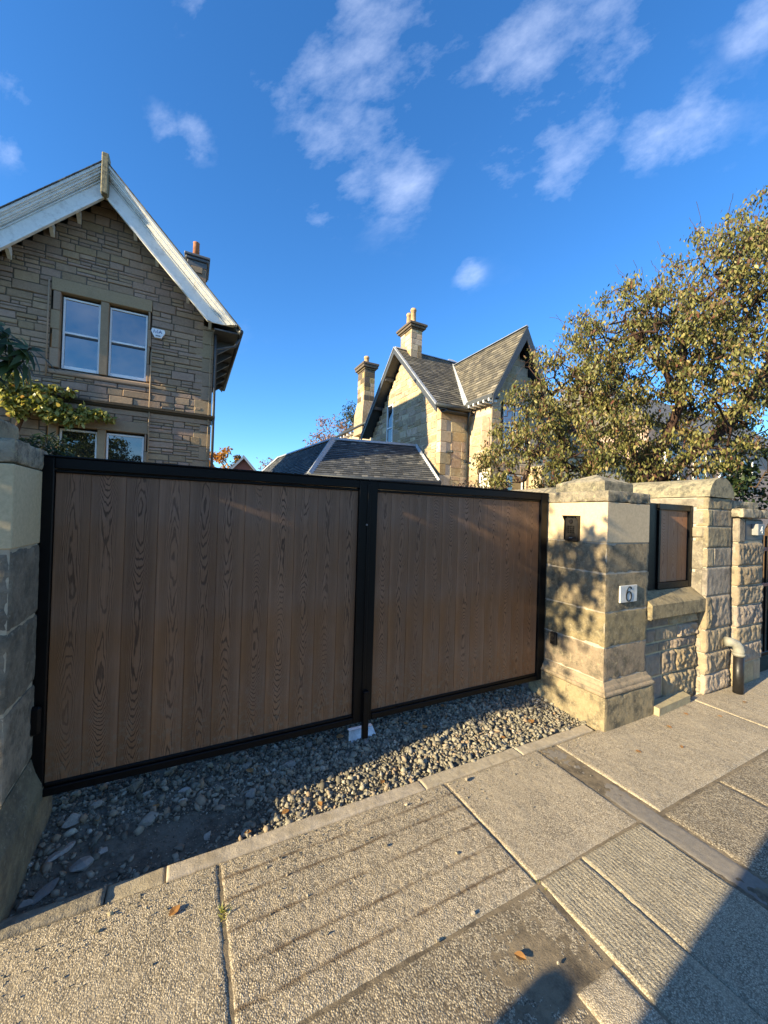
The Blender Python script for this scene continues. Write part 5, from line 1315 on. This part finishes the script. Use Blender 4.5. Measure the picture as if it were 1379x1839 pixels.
def tree(name, label, base, limbs, ells, ntar, nleaf, leaf, mats, seed, twig=.005, rpow=.5, droop=.8, shell=.35, spread=.09, group=None, cat='tree', along=2, zmin=None, crown='crown', trunk='trunk', whips=0):
    rg = np.random.default_rng(seed); T = empty(name, base, label, cat, group)
    tg = ell_points(rg, ntar, ells, shell)
    if zmin is not None: tg = tg[tg[:, 2] > zmin]
    pos, par, load = skeleton(limbs, tg, rg)
    rad = twig*np.maximum(load, .6)**rpow
    branch_mesh(trunk, pos, par, rad, mats[0], T)
    if whips:        # thin shoots standing out of the outline
        tm = np.where(load == 1)[0]; tm = tm[rg.permutation(len(tm))[:whips]]; cc = pos.mean(0); V_ = []; par2 = []
        for i_ in tm:
            d_ = unit(pos[i_]-cc)+np.array([0,0,.45])+rg.normal(size=3)*.35; d_ = unit(d_); L_ = rg.uniform(.15, .55); p_ = pos[i_]; pr_ = -1
            for k_ in range(5):
                V_.append(p_); par2.append(pr_); pr_ = len(V_)-1; p_ = p_+d_*L_/4+rg.normal(size=3)*.012
        V_ = np.array(V_); branch_mesh('twigs', V_, np.array(par2), np.full(len(V_), .0028), mats[0], T, 4)
    cand = np.where((load <= along) & (par >= 0))[0]
    pick = rg.choice(cand, nleaf); f_ = rg.random(nleaf)[:, None]
    P = pos[par[pick]]*(1-f_)+pos[pick]*f_+rg.normal(size=(nleaf, 3))*spread*np.array([1,1,.8])
    Dr = unit(rg.normal(size=(nleaf, 3))); Dr[:, 2] -= droop*1.6; Dr = unit(Dr)
    Nr = rg.normal(size=(nleaf, 3)); Nr[:, 2] += .6
    Ln = leaf[0]*rg.uniform(.65, 1.25, nleaf); Wd = Ln*leaf[1]*rg.uniform(.8, 1.2, nleaf)
    leaf_mesh(crown, P, Dr, Nr, Ln, Wd, mats[1], T)
    return T
M['leaf_cherry'] = leaf_mat('leaf_cherry', [(0,(.055,.06,.018)),(.3,(.125,.132,.038)),(.6,(.215,.21,.062)),(.76,(.35,.305,.105)),(.84,(.20,.13,.06)),(.96,(.13,.075,.045)),(1,(.15,.05,.03))], .5, .3, .35)
M['leaf_laurel'] = leaf_mat('leaf_laurel', [(0,(.025,.045,.014)),(.5,(.045,.078,.020)),(.85,(.075,.115,.03)),(1,(.14,.16,.04))], .45, .3, .3)
M['leaf_dark'] = leaf_mat('leaf_dark', [(0,(.018,.032,.012)),(.5,(.030,.052,.018)),(.9,(.05,.08,.025)),(1,(.14,.15,.04))], .5, .25, .35)
M['leaf_climber'] = leaf_mat('leaf_climber', [(0,(.10,.13,.03)),(.35,(.24,.26,.06)),(.7,(.42,.40,.11)),(.92,(.50,.43,.13)),(1,(.30,.14,.06))], .4, .35, .5)
M['leaf_orange'] = leaf_mat('leaf_orange', [(0,(.30,.13,.03)),(.5,(.46,.23,.05)),(.85,(.55,.32,.08)),(1,(.28,.12,.05))], .6, .35, .2)
M['leaf_rust'] = leaf_mat('leaf_rust', [(0,(.20,.10,.06)),(.5,(.30,.17,.11)),(1,(.38,.24,.15))], .6, .35, .2)
M['leaf_conifer'] = leaf_mat('leaf_conifer', [(0,(.03,.045,.03)),(.6,(.05,.07,.045)),(1,(.08,.09,.05))], .6, .2, .2)
M['leaf_dead'] = leaf_mat('leaf_dead', [(0,(.05,.03,.025)),(.6,(.10,.06,.045)),(1,(.26,.21,.16))], .7, .2, .2)
M['leaf_fallen'] = leaf_mat('leaf_fallen', [(0,(.22,.06,.03)),(.5,(.30,.14,.05)),(1,(.40,.28,.08))], .6, .2, .3)

# big cherry over the boundary wall
limbs = [(-1, [(8.25,1.55,-.15),(8.22,1.52,.6),(8.18,1.5,1.3),(8.15,1.5,1.9),(8.1,1.5,2.4)]),
 (4, [(7.95,1.55,2.9),(7.75,1.65,3.4),(7.5,1.8,3.8),(7.2,2.0,4.1),(6.8,2.3,4.25)]),
 (4, [(8.25,1.4,2.9),(8.4,1.25,3.4),(8.45,1.1,3.9),(8.5,1.1,4.5),(8.55,1.1,5.2)]),
 (4, [(8.5,1.25,2.75),(8.9,1.0,3.1),(9.3,.75,3.6),(9.7,.5,4.2),(10.1,.3,5.0),(10.4,.2,5.8)]),
 (4, [(8.2,1.9,2.9),(8.3,2.4,3.3),(8.4,2.9,3.7)]),
 (12, [(8.1,1.2,4.5),(7.7,1.35,4.9),(7.4,1.5,5.3)]),
 (3, [(7.9,1.7,2.2),(7.5,1.9,2.5),(7.1,2.1,2.7),(6.8,2.2,2.8)])]
ells = [((8.5,1.3,4.2),(1.7,1.7,1.8)), ((6.75,2.3,3.5),(1.0,1.2,1.3)), ((6.25,2.75,3.3),(.55,.8,1.1)), ((7.1,2.1,4.5),(.95,1.1,1.15)), ((7.9,1.6,5.0),(1.15,1.2,1.35)), ((9.0,.9,5.7),(1.35,1.2,1.45)), ((9.9,.6,5.0),(1.7,1.5,2.0)), ((10.2,.4,6.4),(1.3,1.3,1.1)), ((11.2,-.2,7.3),(1.4,1.3,1.5)), ((10.2,.3,7.0),(1.0,1.0,1.0)), ((6.15,3.1,3.0),(.45,.7,.9)), ((7.3,1.95,2.8),(1.2,1.1,.65)), ((8.7,1.3,2.9),(1.0,1.0,.6))]
tree('cherry_tree', 'spreading cherry tree with drooping yellow green autumn leaves above the boundary wall', (8.25,1.55,-.12), limbs, ells, 2100, 66000, (.075,.44), (M['bark_red'], M['leaf_cherry']), 12, .0036, .50, .9, .25, .085, zmin=2.15, whips=800)
# dark shrub right of the cherry
tree('garden_shrub', 'dark green rounded leaf shrub behind the rock-faced pillar at right', (9.6,.3,-.12), [(-1, [(9.6,.3,-.15),(9.6,.3,.8),(9.65,.3,1.6)]), (2, [(9.9,.2,2.1),(10.2,.1,2.6)]), (2, [(9.3,.6,2.1),(9.0,.8,2.5)])],
     [((9.9,.3,2.5),(1.2,.9,.8)), ((10.6,-.1,2.2),(.8,.7,.8)), ((8.9,.8,2.25),(.8,.6,.45))], 160, 3600, (.075,.85), (M['bark'], M['leaf_dark']), 31, .004, .5, .4, .3, .07, cat='shrub')
# shrubs behind the left pillar
def whorls(name, label, base, stems, mat, seed, ln, wd, cat='shrub'):
    rg = np.random.default_rng(seed); T = empty(name, base, label, cat)
    st = MB(); P = []; Dr = []; Nr = []
    for (a, tip) in stems:
        a, tip = Vector(a), Vector(tip); mid = a.lerp(tip, .55)+Vector((0,0,-.08))
        st.tube([a, mid, tip], [.014,.010,.006], 6)
        ax = (tip-mid).normalized()
        for k in range(17):
            an = 2*math.pi*k*.382+rg.uniform(-.2,.2); u = ax.orthogonal().normalized(); w = ax.cross(u)
            d = (u*math.cos(an)+w*math.sin(an))+ax*rg.uniform(-.35,.55); d.z -= .30
            P.append(tip-ax*rg.uniform(0,.05)); Dr.append(d); Nr.append(ax+Vector((0,0,.3)))
    n = len(P); L = ln*rg.uniform(.75,1.2,n)
    st.build('stem', M['bark'], T, True); leaf_mesh('foliage', np.array(P), np.array(Dr), np.array(Nr), L, L*wd, mat, T, .35)
    return T
rg0 = random.Random(9)
stems = [((-1.25,1.3,2.45), t) for t in ((-.38,.92,2.84),(-.56,.98,2.98),(-.47,.96,2.74),(-.74,1.05,2.86),(-.62,.9,2.70),(-.85,1.1,3.1),(-.95,1.0,2.7),(-1.1,1.2,3.0),(-.44,1.0,2.76),(-.60,1.0,2.80),(-.5,.9,2.88),(-.72,1.0,2.72))]
whorls('rhododendron', 'dark glossy long leaved shrub poking over the left pillar at photo edge', (-.75,1.2,-.12), stems, M['leaf_laurel'], 3, .19, .22)
tree('evergreen_shrub', 'dark feathery evergreen bush between left pillar and the stone house', (-.7,2.4,-.12), [(-1, [(-.7,2.4,-.15),(-.7,2.4,.8),(-.65,2.4,1.5)]), (2, [(-.45,2.6,1.9),(-.2,2.75,2.05)]), (2, [(-.9,2.3,1.9),(-1.1,2.2,2.2)])],
     [((-.72,2.45,2.08),(.42,.5,.42)), ((-.38,2.7,1.86),(.45,.5,.26)), ((-1.0,2.3,2.05),(.5,.5,.40)), ((.05,2.9,1.93),(.25,.35,.16))], 260, 5200, (.085,.22), (M['bark'], M['leaf_dark']), 33, .003, .5, .25, .2, .05, cat='shrub')
tree('wall_climber', 'sunlit yellow green climber trained across the stone house front', (-3.3,9.75,-.1), [(-1, [(-3.4,9.85,-.15),(-3.35,9.85,1.2),(-3.3,9.85,2.4),(-3.2,9.85,3.4),(-3.0,9.85,4.1)]), (4, [(-2.5,9.83,4.2),(-2.0,9.82,4.15),(-1.5,9.82,4.15)]), (4, [(-3.4,9.85,4.5)])],
     [((-3.3,9.70,4.65),(.35,.15,.28)), ((-2.9,9.68,4.55),(.3,.15,.18)), ((-2.5,9.6,4.3),(.3,.2,.2)), ((-2.75,9.68,4.25),(.40,.20,.22)), ((-2.35,9.66,4.05),(.35,.22,.25)), ((-2.35,9.70,4.6),(.30,.12,.14)), ((-1.75,9.70,4.12),(.42,.16,.16)), ((-2.05,9.66,3.95),(.35,.18,.14)), ((-1.3,9.72,4.1),(.12,.08,.12)), ((-3.1,9.68,4.1),(.3,.2,.25))], 260, 3600, (.13,.6), (M['bark'], M['leaf_climber']), 35, .004, .5, .5, .2, .05, cat='climber')
tree('dry_shrub', 'brown withered shrub tangled along the boundary wall top', (6.25,3.9,-.12), [(-1, [(6.25,3.9,-.15),(6.2,3.9,1.0),(6.15,3.9,1.9)])],
     [((5.95,4.0,2.35),(.35,.5,.22)), ((5.7,4.6,2.30),(.35,.6,.16)), ((6.3,3.3,2.3),(.2,.3,.15))], 120, 700, (.06,.6), (M['bark'], M['leaf_dead']), 37, .003, .5, .3, .2, .04, cat='shrub')
# background trees
def bgtree(name, label, base, ells, n, leaf, mat, seed, ntar=120, twig=.02):
    b = base; top = ells[0][0]
    limbs = [(-1, [(b[0],b[1],-.15),(b[0],b[1],top[2]*.35),(b[0]+(top[0]-b[0])*.5,b[1],top[2]*.6),(top[0],top[1],top[2]*.85)])]
    return tree(name, label, b, limbs, ells, ntar, n, leaf, (M['bark'], mat), seed, twig, .5, .3, .15, .25, spread=.35) if False else tree(name, label, b, limbs, ells, ntar, n, leaf, (M['bark'], mat), seed, twig, .5, .3, .25, .28)
bgtree('autumn_tree', 'far orange autumn tree behind the brick house', (5.6,62,-.12), [((5.4,62,8.4),(3.0,2.5,3.3)), ((7.9,62,8.0),(2.2,2,2.2))], 2600, (.42,.7), M['leaf_orange'], 41, 90, .03)
bgtree('rust_tree', 'russet thin leaved tree behind the outbuilding roof', (13.2,33.5,-.12), [((13.1,33.5,9.0),(2.0,1.8,2.3)), ((11.7,33.8,8.2),(1.4,1.3,1.3))], 1700, (.20,.6), M['leaf_rust'], 42, 150, .014)
bgtree('conifer', 'dark green conifer beside the far slender chimney', (16.3,36.5,-.12), [((16.3,36.5,10.5),(1.3,1.2,3.0)), ((16.2,36.5,12.6),(.7,.7,1.3))], 1500, (.30,.4), M['leaf_conifer'], 43, 90, .015)
bgtree('bare_tree', 'sparse pale twiggy tree left of the hipped slate roof', (6.3,28,-.12), [((6.3,28,4.8),(1.1,1.0,1.1))], 330, (.16,.6), M['leaf_rust'], 44, 90, .010)

# trees and hedge left of the frame that shade the gate and the stone house
tree('laurel_hedge', 'tall laurel hedge over the garden wall left of the frame', (-2.6,.6,-.12), [(-1, [(-2.6,.6,-.15),(-2.6,.6,1.0),(-2.6,.6,2.0),(-2.6,.6,3.0)]), (2, [(-1.6,.5,2.6)]), (2, [(-3.8,.5,2.6)])],
     [((-1.55,.35,2.9),(.72,.98,1.55)), ((-2.5,.3,3.2),(1.0,1.12,1.9)), ((-3.7,.25,3.3),(1.0,1.15,2.2)), ((-4.9,.15,3.4),(1.1,1.2,2.4)), ((-2.9,2.1,3.0),(1.2,1.2,1.7))], 340, 22000, (.13,.42), (M['bark'], M['leaf_laurel']), 51, .006, .5, .5, .1, .13, cat='hedge')
tree('overhanging_tree', 'small tree leaning over the pavement left of the frame', (-4.6,-.1,-.12), [(-1, [(-4.6,.0,-.15),(-4.5,-.1,1.2),(-4.2,-.3,2.4),(-3.8,-.5,3.2)]), (3, [(-3.2,-.8,3.5),(-2.6,-.95,3.55),(-2.0,-1.0,3.4)])],
     [((-2.3,-1.06,3.40),(.55,.17,.38)), ((-1.7,-.98,3.50),(.35,.14,.25)), ((-3.3,-.95,3.9),(.6,.22,.35))], 60, 520, (.10,.5), (M['bark'], M['leaf_laurel']), 53, .005, .5, .6, .1, .07)
tree('shade_tree', 'large broadleaf tree beside the stone house left of the frame', (-9.5,9.3,-.12), [(-1, [(-9.5,9.3,-.15),(-9.5,9.3,3.0),(-9.5,9.3,6.0),(-9.5,9.3,9.0)])],
     [((-9.5,9.8,10.4),(1.6,1.0,1.2))], 90, 1500, (.30,.6), (M['bark'], M['leaf_laurel']), 55, .02, .5, .4, .1, .3)
for i, (x, y, s_) in enumerate(((-7.5,-15,1.1),(1.0,-16.5,1.0),(9.5,-15.5,1.15))):
    bgtree('street_tree', ('broad street tree across the road, far left behind the viewer','street tree straight across the road behind the viewer','broad street tree across the road, right behind the viewer')[i], (x,y,-.12), [((x,y,5.2*s_),(3.6,3.0,2.6)), ((x+1.5,y,4.0),(2.6,2.4,1.8))], 3200, (.42,.6), M['leaf_laurel'], 61+i, 90, .03)
# ------------------------------------------------------------------ fallen leaves, weeds
def fallen(x, y, z, s, yaw, label, group, seed):
    rr = random.Random(seed); v = []; 
    out = [(0,0),(.25,.30),(.55,.40),(.85,.22),(1.05,0),(.85,-.24),(.55,-.38),(.25,-.28)]
    c, sn = math.cos(yaw), math.sin(yaw)
    for (a, b) in out:
        h = .25*abs(b)+.12*a*rr.uniform(.3,1.2)
        v.append((x+(a*c-b*sn)*s, y+(a*sn+b*c)*s, z+h*s))
    v.append((x+.5*c*s, y+.5*sn*s, z+.01*s))
    f = [(i, (i+1) % 8, 8) for i in range(8)]
    o = mk('fallen_leaf', v, f, M['leaf_fallen']); return tag(o, label, 'leaf', group)
rr = random.Random(17)
ORD = ['first','second','third','fourth','fifth','sixth','seventh','eighth','ninth','tenth','eleventh','twelfth','thirteenth','fourteenth','fifteenth','sixteenth']
GX_ = sorted(rr.uniform(.15, 3.4) for _ in range(16))
for i in range(16):
    x = GX_[i]; y = rr.choice([rr.uniform(-.1,.2), rr.uniform(-.42,-.3)])
    fallen(x, y, float(bed_z(np.array([x]), np.array([y]))[0])+.022, rr.uniform(.035,.07), rr.uniform(0,6.28), 'rusty fallen leaf on the gravel, %s of them counted from the left plinth' % ORD[i], 'fallen leaves on the gravel', i)
for i, (x, y) in enumerate(((.62,-.78),(1.85,-1.52),(3.75,-.95),(4.1,-1.05),(4.35,-.86),(4.75,-.80),(5.0,-.95),(5.6,-.9))):
    fallen(x, y, .006, .03+.02*rr.random(), rr.uniform(0,6.28), 'small brown fallen leaf on the pavement, %s of them from the left' % ORD[i], 'fallen leaves on the pavement', 40+i)
def weed(x, y, n, h, label, seed, mat='leaf_climber'):
    rg = np.random.default_rng(seed); P = np.stack([x+rg.normal(size=n)*.008, y+rg.normal(size=n)*.03, np.full(n, -.012)], 1)
    Dr = rg.normal(size=(n,3)); Dr[:,2] = np.abs(Dr[:,2])+.6
    L = h*rg.uniform(.5,1.2,n); T = leaf_mesh('weed', P, Dr, rg.normal(size=(n,3)), L, L*.14, M[mat], None, .5); tag(T, label, 'weed')
weed(.829, -.86, 46, .035, 'tuft of yellow green grass in the joint of left slab', 1)
weed(2.19, -1.335, 22, .022, 'tiny green weed at the meeting of four slab joints', 2)
weed(4.93, -.72, 30, .03, 'dry tuft of grass on pavement by the low wall foot', 3, 'leaf_dead')

# ------------------------------------------------------------------ van parked behind the camera (its shadow falls on the slabs)
VN = empty('parked_van', (-.9, -2.181, -.11), 'flat fronted white van parked at the kerb behind the viewer, seen by its shadow', 'van')
VN.rotation_euler.z = SUN_AZ
prof = [(-5.2,.30),(-.98,.30),(-.90,.45),(-.92,1.35),(-1.02,2.05),(-1.25,2.22),(-5.1,2.22),(-5.2,2.1)]
fixn(MB().add(*extr(prof, 'y', -4.0, -2.181)).build('body', M['van_paint'], VN))
mk('windscreen', *rbox(-.935, -.885, -3.9, -2.32, 1.25, 1.95, .01), M['glass'], VN); mk('bumper', *rbox(-.93, -.84, -3.95, -2.27, .32, .55, .02), M['rubber'], VN)
mk('side_window', *rbox(-2.0, -1.2, -2.188, -2.170, 1.25, 1.9, .01), M['glass'], VN)
for x in (-1.7, -4.4):
    for y in (-2.385, -3.99):
        w = MB().tube([(x,y,.22),(x,y+.2,.22)], .325, 22).build('wheel', M['rubber'], VN, True); MB().tube([(x,y-.01,.22),(x,y+.21,.22)], .19, 18).build('rim', M['silver'], w, True)
mr = mk('mirror', *rbox(-1.40, -1.30, -2.03, -1.90, .80, 1.19, .03), M['black_plastic'], VN); MB().box(-1.37, -1.33, -2.19, -2.03, .96, 1.02).build('bracket', M['black_plastic'], mr)
for y in (-3.85, -2.55): mk('headlight', *rbox(-.915, -.875, y, y+.2, .66, .86, .01), M['silver'], VN)
